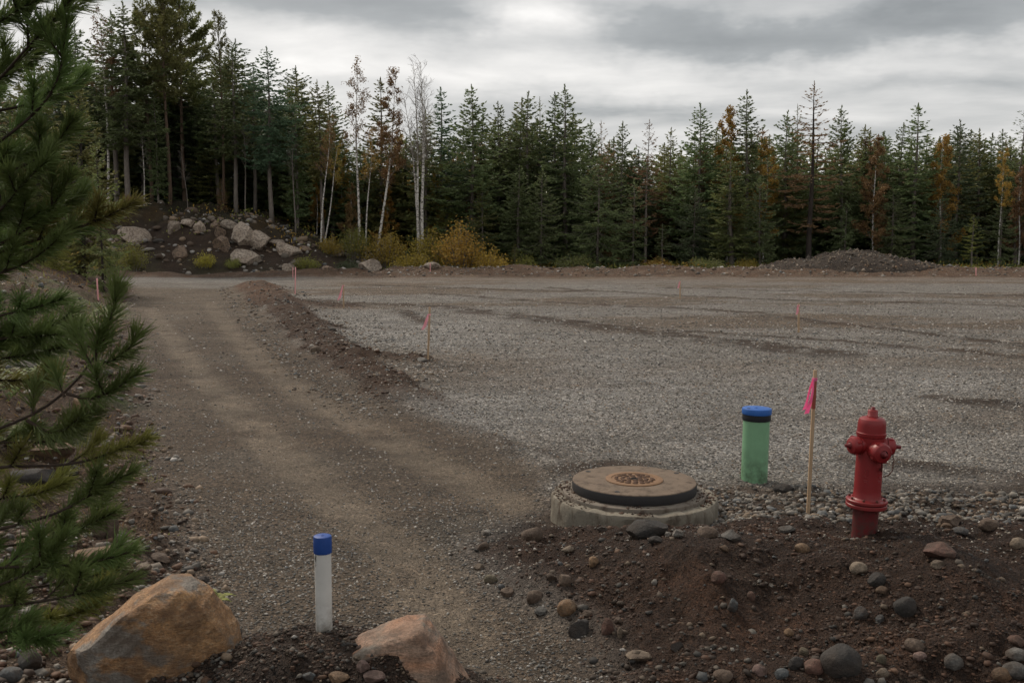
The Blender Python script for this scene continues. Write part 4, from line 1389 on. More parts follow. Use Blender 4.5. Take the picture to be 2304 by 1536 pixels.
GREENP = mat_painted('green_pipe', (.19, .37, .215), .5, (.06, .085, .045), .4, 7, .4, base_dirt=(-.10, .34))
BLUEP = mat_painted('blue_cap', (.018, .105, .38), .5, (.10, .10, .11), .4, 14, .4, speck=.5)
BLACKP = mat_painted('black_rubber', (.012, .013, .016), .6, (.05, .05, .05), .3, 14, .3)
gp = hit(1703, 1088)
gt = at(1709, 917, gp[1] + .1)
gh = gt[2] - gp[2]
g = pipe('green_pipe', (gp[0], gp[1] + .11, gp[2]), .122, gh - .075, GREENP, 'green plastic pipe with blue lid rising behind the manhole', lean=(.5, .8))
part('rubber_collar', MB().lathe([(.122, gh - .118), (.1295, gh - .116), (.131, gh - .111), (.131, gh - .062), (.128, gh - .055)], 56), BLACKP, g)
cp = part('cap', MB().lathe([(.131, gh - .058), (.135, gh - .056), (.1365, gh - .05), (.1365, gh - .012), (.133, gh - .005), (.128, gh - .002), (.0001, gh)], 56), BLUEP, g, label='flat blue plastic lid')
part('cap_hole', MB().lathe([(.016, gh - .004), (.016, gh + .002), (.0001, gh + .0022)], 20, Matrix.Translation((-.085, -.035, 0))), mat_painted('dark_blue_hole', (.006, .03, .12), .6, worn_amt=.1), cp)
for (mx_, my_, rr) in ((-.01, -.02, .011), (.0, .015, .009), (-.022, -.005, .006)):
    part('cap_mark', MB().lathe([(rr, gh - .004), (rr, gh + .0025), (rr * .6, gh + .003), (.0001, gh + .003)], 10, Matrix.Translation((mx_, my_, 0))), BLUEP, cp)

# ------------------------------------------------------------------ white pipe with blue cap
WHITEP = mat_painted('white_pipe', (.60, .59, .56), .45, (.22, .20, .17), .35, 8, .4, base_dirt=(-.02, .18), speck=.35)
SCUFF = mat_painted('dark_scuff', (.10, .095, .085), .8, worn_amt=.2)
BLUEC = mat_painted('blue_pipe_cap', (.012, .06, .27), .5, (.08, .09, .11), .3, 14, .4, speck=.3)
wp = hit(725, 1424)
wp[1] += .05
wh = at(725, 1204, wp[1])[2] - wp[2]
wr = 19.2 * wp[1] / FPX
wc = 41 * wp[1] / FPX
g = pipe('white_pipe', tuple(wp), wr, wh - .03, WHITEP, 'white plastic pipe with blue cap standing at the road edge')
cp = part('cap', MB().lathe([(wr, wh - wc), (wr + .003, wh - wc + .002), (wr + .004, wh - wc + .006), (wr + .0037, wh - .008), (wr + .002, wh - .002), (wr - .0015, wh), (.0001, wh)], 48), BLUEC, g, label='deep blue cylindrical cap')
part('cap_button', MB().lathe([(.008, wh - .002), (.008, wh + .002), (.005, wh + .0024), (.0045, wh + .001), (.0001, wh + .001)], 16), BLUEC, cp)
scf = MB()
rs = np.random.RandomState(4)
for _ in range(9):
    a0 = R(-138) + rs.normal(0, .16); z0 = wh - wc - .035 + rs.normal(0, .018)
    hgt_ = rs.uniform(.006, .024)
    scf.add([[(wr + .0004) * math.cos(a0 + da), (wr + .0004) * math.sin(a0 + da), z0 + dz_] for da, dz_ in ((-.05, 0), (.04, .002), (.06, hgt_), (-.03, hgt_ * 1.1))], [[0, 1, 2, 3]])
part('scuff_mark', scf, SCUFF, g, False)

# ------------------------------------------------------------------ survey stakes with pink ribbon
WOOD = mat_bark('stake_wood', (.34, .23, .14), (.44, .32, .21), 9, (1, 1, .1), .8)
WOODR = mat_painted('pink_sprayed_wood', (.26, .075, .05), .75, (.30, .19, .11), .8, 12, .2)


def mat_ribbon():
    m, n, b = new_mat('pink_ribbon')
    b.inputs['Base Color'].default_value = (1.0, .26, .48, 1)
    b.inputs['Roughness'].default_value = .4
    tr = n.node('ShaderNodeBsdfTranslucent'); tr.inputs[0].default_value = (1.0, .32, .58, 1)
    mx = n.node('ShaderNodeMixShader'); mx.inputs[0].default_value = .5
    n.t.links.new(b.outputs[0], mx.inputs[1]); n.t.links.new(tr.outputs[0], mx.inputs[2])
    n.t.links.new(mx.outputs[0], n.t.nodes['Material Output'].inputs[0])
    return m


PINK = mat_ribbon()
PINKR = mat_painted('weathered_pink_ribbon', (.86, .36, .42), .5, (.75, .45, .45), .3)
PINKF = mat_painted('faded_pink_paint', (.78, .36, .36), .6, (.6, .4, .34), .4)


def stake(pxb, pyb, pxt, pyt, label, wide=.032, ribbon=True, spray=.25, tails=((-.10, .30), (-.06, .35)), pink=False, top_bare=.07, far=False):
    b = hit(pxb, pyb)
    t = at(pxt, pyt, b[1])
    h = float(t[2] - b[2])
    lean = math.atan2(t[0] - b[0], h)
    e = empty('survey_stake', tuple(b), (0, lean, R(12)))
    tag(e, label, 'survey stake', 'survey stakes on the site')
    w2 = wide / 2

    def bar(z0, z1, mat, nm, grow=0.0):
        mb = MB()
        q = w2 + grow
        rings = [(z0, q * .95), (z0 + .01, q), ((z0 + z1) / 2, q * 1.01), (z1 - .006, q * .97), (z1, q * .8)]
        V = np.array([[sx * rr, sy * rr * .72, z] for z, rr in rings for sx, sy in ((-1, -1), (1, -1), (1, 1), (-1, 1))])
        F = [[i * 4 + k, i * 4 + (k + 1) % 4, i * 4 + 4 + (k + 1) % 4, i * 4 + 4 + k] for i in range(len(rings) - 1) for k in range(4)] + [[len(V) - 4, len(V) - 3, len(V) - 2, len(V) - 1]]
        mb.add(V, F)
        return part(nm, mb, mat, e, False)
    bar(-.2, h, PINKF if pink else WOOD, 'post')
    if spray and not pink:
        bar(h - top_bare - spray, h - top_bare, WOODR, 'sprayed_band', .0012)
    if ribbon:
        zt = h - top_bare
        rb = MB()
        th = np.linspace(0, 2 * math.pi, 9)[:-1]
        for zz in (0, 1):
            pass
        q = w2 + .004
        V = np.array([[sx * q, sy * q * .75, zt + dz_] for dz_ in (-.018, .008) for sx, sy in ((-1, -1), (1, -1), (1, 1), (-1, 1))])
        rb.add(V, [[k, (k + 1) % 4, 4 + (k + 1) % 4, 4 + k] for k in range(4)])
        r0 = part('ribbon', rb, PINKR if far else PINK, e, False)
        for ti, (ox, ln) in enumerate(tails):
            tb = MB()
            sN = 10
            ss = np.linspace(0, 1, sN)
            cx_ = -w2 - .002 + ox * ss ** 1.1
            cy_ = -.012 - .010 * ti + .012 * np.sin(ss * 5 + ti * 2)
            cz_ = zt - ln * ss
            wd = (.012 + .006 * ss) * (1.6 if far else 1)
            tw = .5 * np.sin(ss * 3 + ti)
            L_ = np.stack([cx_ - wd * np.cos(tw), cy_ - wd * np.sin(tw), cz_ - .01 * ss], 1); R_ = np.stack([cx_ + wd * np.cos(tw), cy_ + wd * np.sin(tw), cz_], 1)
            off = np.array([0, .0008, 0])
            V = np.concatenate([L_, R_, L_ + off, R_ + off])
            i = np.arange(sN - 1)
            F = np.concatenate([np.stack([i, i + sN, i + sN + 1, i + 1], 1), np.stack([i + 2 * sN, i + 2 * sN + 1, i + 3 * sN + 1, i + 3 * sN], 1),
                                np.stack([i, i + 1, i + 1 + 2 * sN, i + 2 * sN], 1), np.stack([i + sN, i + 3 * sN, i + 3 * sN + 1, i + sN + 1], 1)])
            tb.add(V, F)
            part('ribbon_tail', tb, PINKR if far else PINK, r0, True)
    return e


stake(1818, 1158, 1835, 832, 'near wooden survey stake with pink ribbon between green pipe and hydrant', .024, spray=.24, tails=((-.075, .235), (-.05, .27)))
stake(963, 812, 967, 690, 'wooden survey stake with pink ribbon at the end of the soil windrow', .035, spray=0, tails=((-.10, .28), (-.07, .24)), top_bare=.14, far=True)
stake(1797, 748, 1797, 683, 'wooden survey stake with pink ribbon on the pad above the green pipe', .04, spray=0, tails=((-.05, .22), (-.03, .2)), top_bare=.04, far=True)
stake(1530, 672, 1530, 632, 'small far survey stake alone in the middle of the pad', .045, spray=0, tails=((-.07, .26), (-.04, .22)), top_bare=.03, far=True)
stake(773, 693, 773, 640, 'survey stake with pink ribbon on the far lobe of the windrow', .045, spray=0, tails=((-.16, .5), (-.10, .45)), top_bare=.03, far=True)
stake(664, 662, 665, 601, 'thin pink marker stake standing behind the tip of the windrow', .045, ribbon=False, pink=True)
stake(659, 625, 659, 601, 'shorter thin pink marker stake beside its twin below the knoll', .045, ribbon=False, pink=True)
stake(221, 676, 218, 626, 'pink marker stake leaning on the roadside bank behind the pine', .045, ribbon=False, pink=True)
stake(968, 612, 968, 592, 'pink marker stake in front of the lone grey rock', .045, ribbon=False, pink=True)
stake(2196, 620, 2196, 602, 'pink marker stake right of the far gravel pile', .045, ribbon=False, pink=True)

# ------------------------------------------------------------------ far gravel pile
def gravel_pile():
    NX, NY = 150, 60
    xs = np.linspace(16.2, 32.5, NX); ys = np.linspace(67.2, 78.5, NY)
    X, Y = np.meshgrid(xs, ys)
    prof = np.interp(X, [16.4, 18.0, 19.6, 20.8, 21.8, 22.8, 24.2, 25.8, 27.6, 29.2, 30.8, 32.2], [0, .55, 1.0, 1.12, 1.2, 1.55, 1.72, 1.62, 1.30, .95, .45, 0])
    v = np.abs(Y - 72.6 - .4 * perlin2(X * .2, Y * .2, 71)) / (2.2 + 1.4 * prof)
    Z = prof * np.clip(1 - v ** 1.5, 0, 1) * (1 + .12 * fbm2(X, Y, 1.6, 3, 72)) + .06 * fbm2(X, Y, .5, 2, 73) * (prof > .1) * (v < 1)
    Z = Z + height(X, Y) * np.clip(v, 0, 1) - .12 * (v >= 1) - .15 * (prof <= 0.02)
    V = np.stack([X - 24.2, Y - 72.6, Z], 2).reshape(-1, 3)
    i, j = np.meshgrid(np.arange(NY - 1), np.arange(NX - 1), indexing='ij')
    a = (i * NX + j).ravel()
    C = np.tile((.062, .048, .038), (len(V), 1)) * (1 + .3 * fbm2(X, Y, 1.5, 3, 74)).reshape(-1, 1)
    e = empty('gravel_pile', (24.2, 72.6, 0))
    tag(e, 'long dark heap of gravel and stones at the far edge of the pad', 'gravel pile')
    obj('heap', mesh_np('heap', V, np.stack([a, a + 1, a + NX + 1, a + NX], 1), GROUND, True, C, {'grav': np.full(len(V), .9)}), e)
    rs = np.random.RandomState(75)
    k = 2600
    qi = rs.randint(0, NY, k), rs.randint(0, NX, k)
    ok = (v[qi] < .98) & (prof[qi] > .1)
    pos = np.stack([X[qi] - 24.2 + rs.normal(0, .06, k), Y[qi] - 72.6 + rs.normal(0, .06, k), Z[qi]], 1)[ok]
    k = len(pos)
    r = np.clip(rs.lognormal(-2.55, .4, k), .04, .25)
    P = OCT_V[None] * (1 + rs.uniform(-.3, .3, (k, 6, 1))) * rs.uniform(.6, 1.2, (k, 1, 3)) * r[:, None, None] + pos[:, None]
    F = (OCT_F[None] + (np.arange(k) * 6)[:, None, None]).reshape(-1, 3)
    C = PAL[rs.choice(len(PAL), k, p=np.array([3, 4, 6, 1.2, 1.5, 1.5, 1.5, .5, 2]) / 21.2)] * np.array([.62, .54, .47])
    o = obj('stones', mesh_np('stones', P.reshape(-1, 3), F, PEB, False, np.repeat(C, 6, 0)), e)
    o['kind'] = 'stuff'


gravel_pile()

# ================================================================== trees and plants
BARK_GREY = mat_bark('grey_conifer_bark', (.21, .185, .16), (.11, .092, .078), 7)
BARK_BROWN = mat_bark('brown_pine_bark', (.17, .115, .08), (.075, .055, .043), 7)
BARK_DARK = mat_bark('dark_spruce_bark', (.062, .050, .042), (.03, .025, .022), 7)
BARK_BIRCH = mat_bark('white_birch_bark', (.07, .06, .05), (.60, .57, .52), 5, (1, 1, 1.6), .7, True)
BARK_TWIG = mat_bark('pale_twigs', (.17, .15, .13), (.27, .24, .21), 9)
FOL = {
    'green': mat_foliage('spruce_needles', (0.138, 0.175, 0.074), .30),
    'olive': mat_foliage('olive_needles', (0.172, 0.178, 0.064), .30),
    'blue': mat_foliage('blue_green_needles', (0.1, 0.15, 0.085), .30),
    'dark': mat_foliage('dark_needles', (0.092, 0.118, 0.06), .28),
    'light': mat_foliage('light_spruce_needles', (0.16, 0.19, 0.07), .30),
    'brown': mat_foliage('brown_dying_needles', (0.22, 0.137, 0.07), .30),
    'rust': mat_foliage('rusty_leaves', (.23, .145, .062), .35, .3),
    'gold': mat_foliage('golden_leaves', (0.4, 0.275, 0.062), .35, .35),
    'yellow': mat_foliage('yellow_green_leaves', (0.36, 0.29, 0.055), .35, .35),
    'lime': mat_foliage('green_yellow_leaves', (0.22, 0.22, 0.055), .35, .35),
    'amber': mat_foliage('amber_leaves', (0.38, 0.23, 0.055), .35, .35),
    'pine': mat_foliage('pine_needles', (.045, .072, .030), .30, .2),
}


def rvec(rs, n):
    return unit(rs.normal(size=(n, 3)))


def spruce(seed, H=16.0, base=.10, W=2.3, step=.40, card=.34, cw=.10, open_=.1, sub=1.0, droop=1.0, limbs=True, up=1.0):
    """whorled conifer: returns trunk and crown meshes"""
    rs = np.random.RandomState(seed)
    tr, cr = MB(), MB()
    zz = np.linspace(-.3, H, 12)
    bend = rs.normal(0, .012, 2)
    path = np.stack([bend[0] * zz + .05 * np.sin(zz * .5 + seed), bend[1] * zz + .05 * np.cos(zz * .45 + seed), zz], 1)
    tr.tube(path, np.maximum(.0115 * H * (1 - np.clip(zz / H, 0, 1)) ** .85, .012), 8)
    z = base * H
    PP, DD, LL, WW = [], [], [], []
    while z < H * .955:
        f = (z - base * H) / (H * (1 - base))
        L0 = (W * min(1, (1 - f) / .52) ** .92 * (.7 + .3 * min(1, f / .10)) + .05)
        nb = rs.randint(4, 7) if f < .9 else 4
        az0 = rs.uniform(0, 6.28)
        for k in range(nb):
            if rs.uniform() < open_:
                continue
            L = L0 * rs.uniform(.62, 1.18)
            az = az0 + k / nb * 6.283 + rs.normal(0, .25)
            e0 = R(-14 * droop + (46 * up) * f ** 1.8 + rs.normal(0, 7))
            s = np.linspace(0, 1, 6)
            hor = np.array([math.cos(az), math.sin(az), 0])
            rz = L * (np.sin(e0) * s - .20 * droop * (1 - f) * np.sin(s * 3.1416 * .75) + .16 * s ** 2.5)
            zc = z + rs.normal(0, .08)
            c = np.array([np.interp(zc, zz, path[:, 0]), np.interp(zc, zz, path[:, 1]), zc])
            B = c + hor[None] * (L * s * math.cos(e0))[:, None] + np.array([0, 0, 1])[None] * rz[:, None]
            if limbs and L > .5:
                tr.tube(B[[0, 2, 5]], [.012 + .007 * L, .008 + .003 * L, .004], 3, False)
            nst = max(2, int(L / (.135 * card / .34) * sub))
            st = np.sort(rs.uniform(.12, 1.0, nst))
            st[-1] = 1.0
            bp = np.stack([np.interp(st, s, B[:, q]) for q in range(3)], 1)
            T = unit(np.gradient(B, axis=0))
            bt = unit(np.stack([np.interp(st, s, T[:, q]) for q in range(3)], 1))
            side = np.array([-math.sin(az), math.cos(az), 0.0])
            for sg in (-1, 1, 0):
                a = np.radians(rs.uniform(28, 62, nst)) * abs(sg)
                dirn = bt * np.cos(a)[:, None] + side[None] * (np.sin(a) * sg)[:, None] + np.array([0, 0, 1]) * (rs.uniform(-.42, .12, nst) * droop * (1 - .6 * f))[:, None]
                tl = (.14 + .08 * (1 - f) + .30 * L * (1 - st) ** .8 * (1 if sg else .6)) * rs.uniform(.7, 1.25, nst)
                dirn = unit(dirn)
                npc = np.maximum(1, np.round(tl / (card * .75))).astype(int)
                for q in range(int(npc.max())):
                    mk = npc > q
                    PP.append(bp[mk] + dirn[mk] * (tl[mk] * q / npc[mk])[:, None])
                    DD.append(unit(dirn[mk] + rs.normal(0, .22, (mk.sum(), 3))))
                    LL.append(card * (1 - .45 * f) * rs.uniform(.75, 1.3, mk.sum()))
                    WW.append(cw * (1 - .3 * f) * rs.uniform(.7, 1.35, mk.sum()))
        z += step * rs.uniform(.75, 1.25) * (1 - .35 * f)
    # leader
    k = 26
    zl = np.linspace(H * .925, H * .985, k)
    PP.append(np.stack([np.interp(zl, zz, path[:, 0]), np.interp(zl, zz, path[:, 1]), zl], 1))
    DD.append(unit(rs.normal(0, .42, (k, 3)) * np.linspace(1.6, .3, k)[:, None] + np.array([0, 0, 1.0])))
    LL.append(np.full(k, card * .7)); WW.append(np.full(k, cw * .6))
    P, D_, L_, W_ = np.concatenate(PP), np.concatenate(DD), np.concatenate(LL), np.concatenate(WW)
    S_ = unit(np.cross(D_, rvec(rs, len(D_))))
    cr.cards(P, D_, S_, L_, W_)
    return tr, cr


def pine(seed, H=18.0, base=.5, W=2.4, card=.30, cw=.085, dens=1.0):
    """tall pine: bare trunk, rising limbs ending in needle tufts"""
    rs = np.random.RandomState(seed)
    tr, cr = MB(), MB()
    zz = np.linspace(-.3, H, 14)
    path = np.stack([.10 * np.sin(zz * .35 + seed), .10 * np.cos(zz * .3 + seed * 2), zz], 1)
    tr.tube(path, np.maximum(.0105 * H * (1 - np.clip(zz / H, 0, 1)) ** .7, .015), 8)
    for z in np.arange(base * H * .45, base * H, 1.3):          # dead stubs below the crown
        a = rs.uniform(0, 6.28)
        c = np.array([np.interp(z, zz, path[:, 0]), np.interp(z, zz, path[:, 1]), z])
        L = rs.uniform(.5, 1.6)
        e = c + L * np.array([math.cos(a), math.sin(a), rs.uniform(-.1, .35)])
        tr.tube([c, (c + e) / 2 + [0, 0, .1], e], [.022, .014, .006], 3, False)
    z = base * H
    PP, DD = [], []
    while z < H:
        f = (z - base * H) / (H * (1 - base))
        L0 = W * (1 - f ** 1.8) ** .6 * (.6 + .4 * min(1, f / .3)) + .15
        for k in range(rs.randint(3, 6)):
            az = rs.uniform(0, 6.28)
            L = L0 * rs.uniform(.5, 1.15)
            e0 = R(8 + 55 * f + rs.normal(0, 9))
            s = np.linspace(0, 1, 5)
            hor = np.array([math.cos(az), math.sin(az), 0])
            c = np.array([np.interp(z, zz, path[:, 0]), np.interp(z, zz, path[:, 1]), z])
            B = c + hor * (L * s * math.cos(e0))[:, None] + np.array([0, 0, 1]) * (L * (math.sin(e0) * s + .22 * s ** 2.2))[:, None]
            tr.tube(B[[0, 2, 4]], [.02 + .008 * L, .014, .006], 3, False)
            side = np.array([-math.sin(az), math.cos(az), 0])
            nsh = max(3, int(L * 6 * dens))
            for _ in range(nsh):
                t = rs.uniform(.3, 1.0) ** .7
                p0 = np.array([np.interp(t, s, B[:, q]) for q in range(3)])
                ln = .28 + .38 * L * (1 - t)
                dv = unit(hor * rs.uniform(.3, 1) + side * rs.normal(0, .75) + np.array([0, 0, rs.uniform(.15, .9)]))
                tip = p0 + dv * ln
                m_ = max(3, int(ln / .10))
                tt2 = np.linspace(.3, 1, m_)[:, None]
                bp = p0 + (tip - p0) * tt2
                for _r in range(3):
                    PP.append(bp)
                    DD.append(unit(dv * .8 + rs.normal(0, .55, (m_, 3))))
        z += .42 * rs.uniform(.7, 1.3)
    P, D_ = np.concatenate(PP), np.concatenate(DD)
    cr.cards(P, D_, unit(np.cross(D_, rvec(rs, len(P)))), card * rs.uniform(.7, 1.25, len(P)), cw * rs.uniform(.7, 1.3, len(P)))
    return tr, cr


def birch(seed, H=14.0, leaves=3000, spread=1.9, base=.45, leaf=.11, stems=1, bare=False, fan=.10):
    """thin white stem(s), rising branches, loose small leaves"""
    rs = np.random.RandomState(seed)
    tr, tw, cr = MB(), MB(), MB()
    tips = []
    for sidx in range(stems):
        a = rs.uniform(0, 6.28)
        ln = (np.array([math.cos(a), math.sin(a)]) * fan * H * rs.uniform(.5, 1.2)) if stems > 1 else rs.normal(0, .01, 2) * H
        hh = H * rs.uniform(.85, 1.0) if stems > 1 else H
        s = np.linspace(0, 1, 12)
        b0 = rs.normal(0, .16, 2) if stems > 1 else np.zeros(2)
        path = np.stack([b0[0] + ln[0] * s ** 1.3 + .10 * np.sin(s * 7 + seed), b0[1] + ln[1] * s ** 1.3 + .10 * np.cos(s * 6 + seed), -.3 + (hh + .3) * s], 1)
        tr.tube(path, np.maximum(.0085 * hh * (1 - s) ** .8, .012), 7)
        nb = int(24 * (1 - base) * hh / 8 + 8)
        for k in range(nb):
            t = base + (1 - base) * (k + rs.uniform(0, 1)) / nb
            c = np.array([np.interp(t, s, path[:, q]) for q in range(3)])
            az = rs.uniform(0, 6.28)
            L = spread * (1.15 - t) / (1.15 - base) * rs.uniform(.6, 1.2) + .3
            el = R(rs.uniform(38, 66))
            u = np.linspace(0, 1, 5)
            B = c + np.array([math.cos(az), math.sin(az), 0]) * (L * u * math.cos(el))[:, None] + np.array([0, 0, 1]) * (L * math.sin(el) * u)[:, None] + np.array([0, 0, -.10 * L]) * (u ** 3)[:, None]
            tw.tube(B[[0, 2, 4]], [.010 + .007 * L, .009 + .003 * L, .006], 3, False)
            for _ in range(max(2, int(L * 4))):
                t2 = rs.uniform(.3, 1)
                p0 = np.array([np.interp(t2, u, B[:, q]) for q in range(3)])
                dv = unit(unit(B[-1] - B[0]) * .8 + rs.normal(0, .45, 3) + np.array([0, 0, .15]))
                l2 = (.25 + .4 * L * (1 - t2)) * rs.uniform(.7, 1.3)
                e = p0 + dv * l2
                tw.tube([p0, e], [.008, .005], 3, False)
                tips.append((p0, e))
                if bare:
                    for _q in range(3):
                        f0 = p0 + (e - p0) * rs.uniform(.3, 1)
                        tw.tube([f0, f0 + unit(dv + rs.normal(0, .5, 3)) * rs.uniform(.15, .4)], [.006, .004], 3, False)
    if leaves:
        A = np.array([t[0] for t in tips]); E = np.array([t[1] for t in tips])
        i = rs.randint(0, len(A), leaves)
        u = rs.uniform(.1, 1.15, leaves)[:, None]
        P = A[i] + (E[i] - A[i]) * u + rs.normal(0, .09, (leaves, 3))
        D_ = unit(rs.normal(0, 1, (leaves, 3)) + np.array([0, 0, -.5]))
        cr.cards(P, D_, unit(np.cross(D_, rvec(rs, leaves))), leaf * rs.uniform(.7, 1.4, leaves), leaf * .75 * rs.uniform(.7, 1.3, leaves), .5)
    return tr, tw, cr


def bush(seed, H=2.0, W=2.2, leaves=2600, leaf=.10):
    rs = np.random.RandomState(seed)
    st, cr = MB(), MB()
    PP = []
    for k in range(46):
        a = rs.uniform(0, 6.28); q = rs.uniform(0, 1) ** .6
        top = np.array([math.cos(a) * W / 2 * q, math.sin(a) * W / 2 * q, H * rs.uniform(.55, 1.0) * (1 - .45 * q ** 2)])
        b0 = np.array([top[0] * .3, top[1] * .3, -.1])
        md = (b0 + top) / 2 + np.array([0, 0, .15 * H]) * .5
        P3 = np.array([b0, md, top])
        st.tube(P3, [.016, .011, .005], 3, False)
        n = leaves // 46
        u = rs.uniform(.25, 1.08, n)
        bp = np.stack([np.interp(u, [0, .5, 1], P3[:, q2]) for q2 in range(3)], 1) + rs.normal(0, .085 * W, (n, 3)) * np.array([1, 1, .7])
        PP.append(bp)
    P = np.concatenate(PP)
    P[:, 2] = np.maximum(P[:, 2], .02)
    n = len(P)
    D_ = rvec(rs, n)
    cr.cards(P, D_, unit(np.cross(D_, rvec(rs, n))), leaf * rs.uniform(.7, 1.5, n), leaf * .7 * rs.uniform(.7, 1.3, n), .5)
    return st, cr


# ---- variants, each built once; single trees share their mesh data
VAR = {}


def add_var(key, fn, *parts):
    pcs = fn
    VAR[key] = [(nm, mb.mesh(nm, None, sm), mt) for (nm, mt, sm), mb in zip(parts, pcs)]


T_, C_ = ('trunk', None, True), ('crown', None, False)
for k in range(4):
    add_var(f'full{k}', spruce(200 + k, 16, .06, (2.5, 2.3, 2.75, 2.4)[k], .42, .40, .155, .06), T_, C_)
for k in range(4):
    add_var(f'narrow{k}', spruce(230 + k, 16, .14, (1.85, 2.05, 1.7, 1.95)[k], .44, .38, .145, .10), T_, C_)
for k in range(4):
    add_var(f'bareleg{k}', spruce(260 + k, 17, (.38, .45, .34, .42)[k], (2.3, 2.1, 2.4, 2.2)[k], .46, .38, .145, .10), T_, C_)
for k in range(3):
    add_var(f'sparse{k}', spruce(290 + k, 16, .22, 2.1, .60, .32, .10, .26, sub=.62, droop=.6, up=.8), T_, C_)
for k in range(3):
    add_var(f'wide{k}', spruce(310 + k, 9, .04, (2.5, 2.2, 1.9)[k], .40, .34, .10, .16, droop=1.1, sub=.85), T_, C_)
for k in range(4):
    add_var(f'pine{k}', pine(330 + k, 18, (.52, .48, .60, .45)[k], (2.9, 3.2, 1.8, 2.6)[k], dens=(1.2, 1.2, .6, 1.2)[k]), T_, C_)
for k in range(4):
    add_var(f'birch{k}', birch(350 + k, 14, (4200, 2000, 6500, 1400)[k], (1.5, 1.6, 1.9, 1.5)[k], (.5, .55, .4, .6)[k]), T_, ('twigs', None, True), C_)
for k in range(2):
    add_var(f'birchfull{k}', birch(361 + k, 12, 9500, 2.5, (.12, .22)[k], leaf=.15), T_, ('twigs', None, True), C_)
add_var('birchbare0', birch(371, 15.5, 0, 1.5, .52, stems=5, bare=True, fan=.07), ('stems', None, True), ('twigs', None, True))
add_var('birchbare1', birch(373, 12, 0, 1.2, .5, stems=1, bare=True), T_, ('twigs', None, True))
for k in range(3):
    add_var(f'bush{k}', bush(380 + k, (2.0, 2.6, 1.3)[k], (2.8, 2.6, 2.2)[k], (3000, 2800, 2000)[k]), ('stems', None, True), ('leaves', None, False))
add_var('young0', spruce(401, 4.2, .03, 1.35, .16, .12, .030, .10, sub=1.1, droop=.5), T_, C_)
add_var('young1', spruce(402, 3.2, .03, .95, .16, .12, .030, .10, sub=1.0, droop=.4), T_, C_)
SIZE = {'full': 16, 'narrow': 16, 'bareleg': 17, 'sparse': 16, 'wide': 9, 'pine': 18, 'birch': 14, 'birchfull': 12, 'birchbare0': 15.5, 'birchbare1': 12, 'young0': 4.2, 'young1': 3.2}


def plant(name, key, loc, h, label, cat, group=None, fol='green', bark=None, rotz=None, lean=(0, 0), widen=1.0):
    """one tree or bush: an Empty at its foot with its own copies of the parts"""
    size = SIZE.get(key, SIZE.get(key[:-1], 2.0))
    sc_h = h / size
    rz = rotz if rotz is not None else random.Random(hash((round(loc[0], 2), round(loc[1], 2)))).uniform(0, 6.28)
    e = empty(name, loc, (R(lean[0]), R(lean[1]), 0), None)
    tag(e, label, cat, group)
    for nm, me, _ in VAR[key]:
        o = obj(nm, me, e, rot=(0, 0, rz), scale=(sc_h * widen, sc_h * widen, sc_h))
        mt = FOL[fol] if nm in ('crown', 'leaves') else (bark or BARK_GREY)
        if nm == 'twigs':
            mt = BARK_TWIG
        if nm == 'stems' and bark is None:
            mt = BARK_TWIG
        if not me.materials:
            me.materials.append(mt)
        o.material_slots[0].link = 'OBJECT'
        o.material_slots[0].material = mt
    return e


random.seed(7)


def tree(key, px, ytop, D, label, fol='green', bark=None, name='spruce_tree', cat='tree', group='trees at the edge of the wood', lean=0.0, widen=1.0, pxb=None):
    b = at(px if pxb is None else pxb, 600, D)
    z = hz(b[0], D)
    t = at(px, ytop, D)
    h = float(t[2] - z)
    if pxb is not None:
        lean = math.degrees(math.atan2(t[0] - b[0], h))
        h = h / math.cos(R(lean))
    if key[:4] in ('full', 'narr', 'bare'):
        widen = widen * 1.3
    return plant(name, key, (float(b[0]), D, z - .05), h, label, cat, group, fol, bark, lean=(0, lean), widen=widen)


BB = BARK_BIRCH
# ---- left wood on the knoll
tree('bareleg0', 187, 50, 84, 'dark spruce with thin spire just right of the near pine', 'dark')
tree('birch1', 232, 35, 80, 'leaning white-stemmed birch with thin brown crown at left', 'rust', BB, 'birch_tree', pxb=253)
tree('bareleg1', 268, 22, 83, 'spruce with narrow dark top between the left birch and tall bare-stemmed spruce', 'green')
tree('bareleg2', 294, -4, 79.5, 'very tall spruce with pale straight bare trunk on the left knoll', 'green')
tree('birchbare1', 331, 300, 79, 'short white dead birch stem left of the big pines', 'rust', BB, 'birch_tree')
tree('pine3', 345, 14, 84, 'leftmost of three big olive-topped pines', 'olive', BARK_BROWN, 'pine_tree')
tree('pine0', 386, -10, 81, 'middle of three big olive-topped pines with brown trunk', 'olive', BARK_BROWN, 'pine_tree')
tree('pine1', 420, -14, 85, 'rightmost of three big olive-topped pines', 'olive', BARK_BROWN, 'pine_tree')
tree('narrow3', 362, 210, 80, 'slim half-bare spruce with grey trunk in front of the big pines', 'green', widen=.7)
tree('bareleg3', 455, 130, 88, 'dark spruce right behind the three big pines', 'dark')
tree('pine2', 508, 34, 83, 'thin sparse pine with open crown right of the big pines', 'olive', BARK_BROWN, 'pine_tree', widen=.75)
tree('bareleg0', 536, 102, 81, 'spruce with dense spire and pale trunk right of the sparse pine', 'green')
tree('birchbare1', 557, 260, 80.5, 'thin pale bare stem beside the dense-spired spruce', 'rust', BARK_GREY, 'dead_tree')
tree('bareleg1', 577, 150, 86, 'spruce tip showing between two tall spruces left of centre', 'blue')
tree('bareleg2', 613, 100, 80, 'tall blue-green spruce with long bare trunk on the knoll', 'blue')
tree('narrow0', 672, 222, 82, 'small pointed spruce on the right slope of the knoll', 'green', widen=.85)
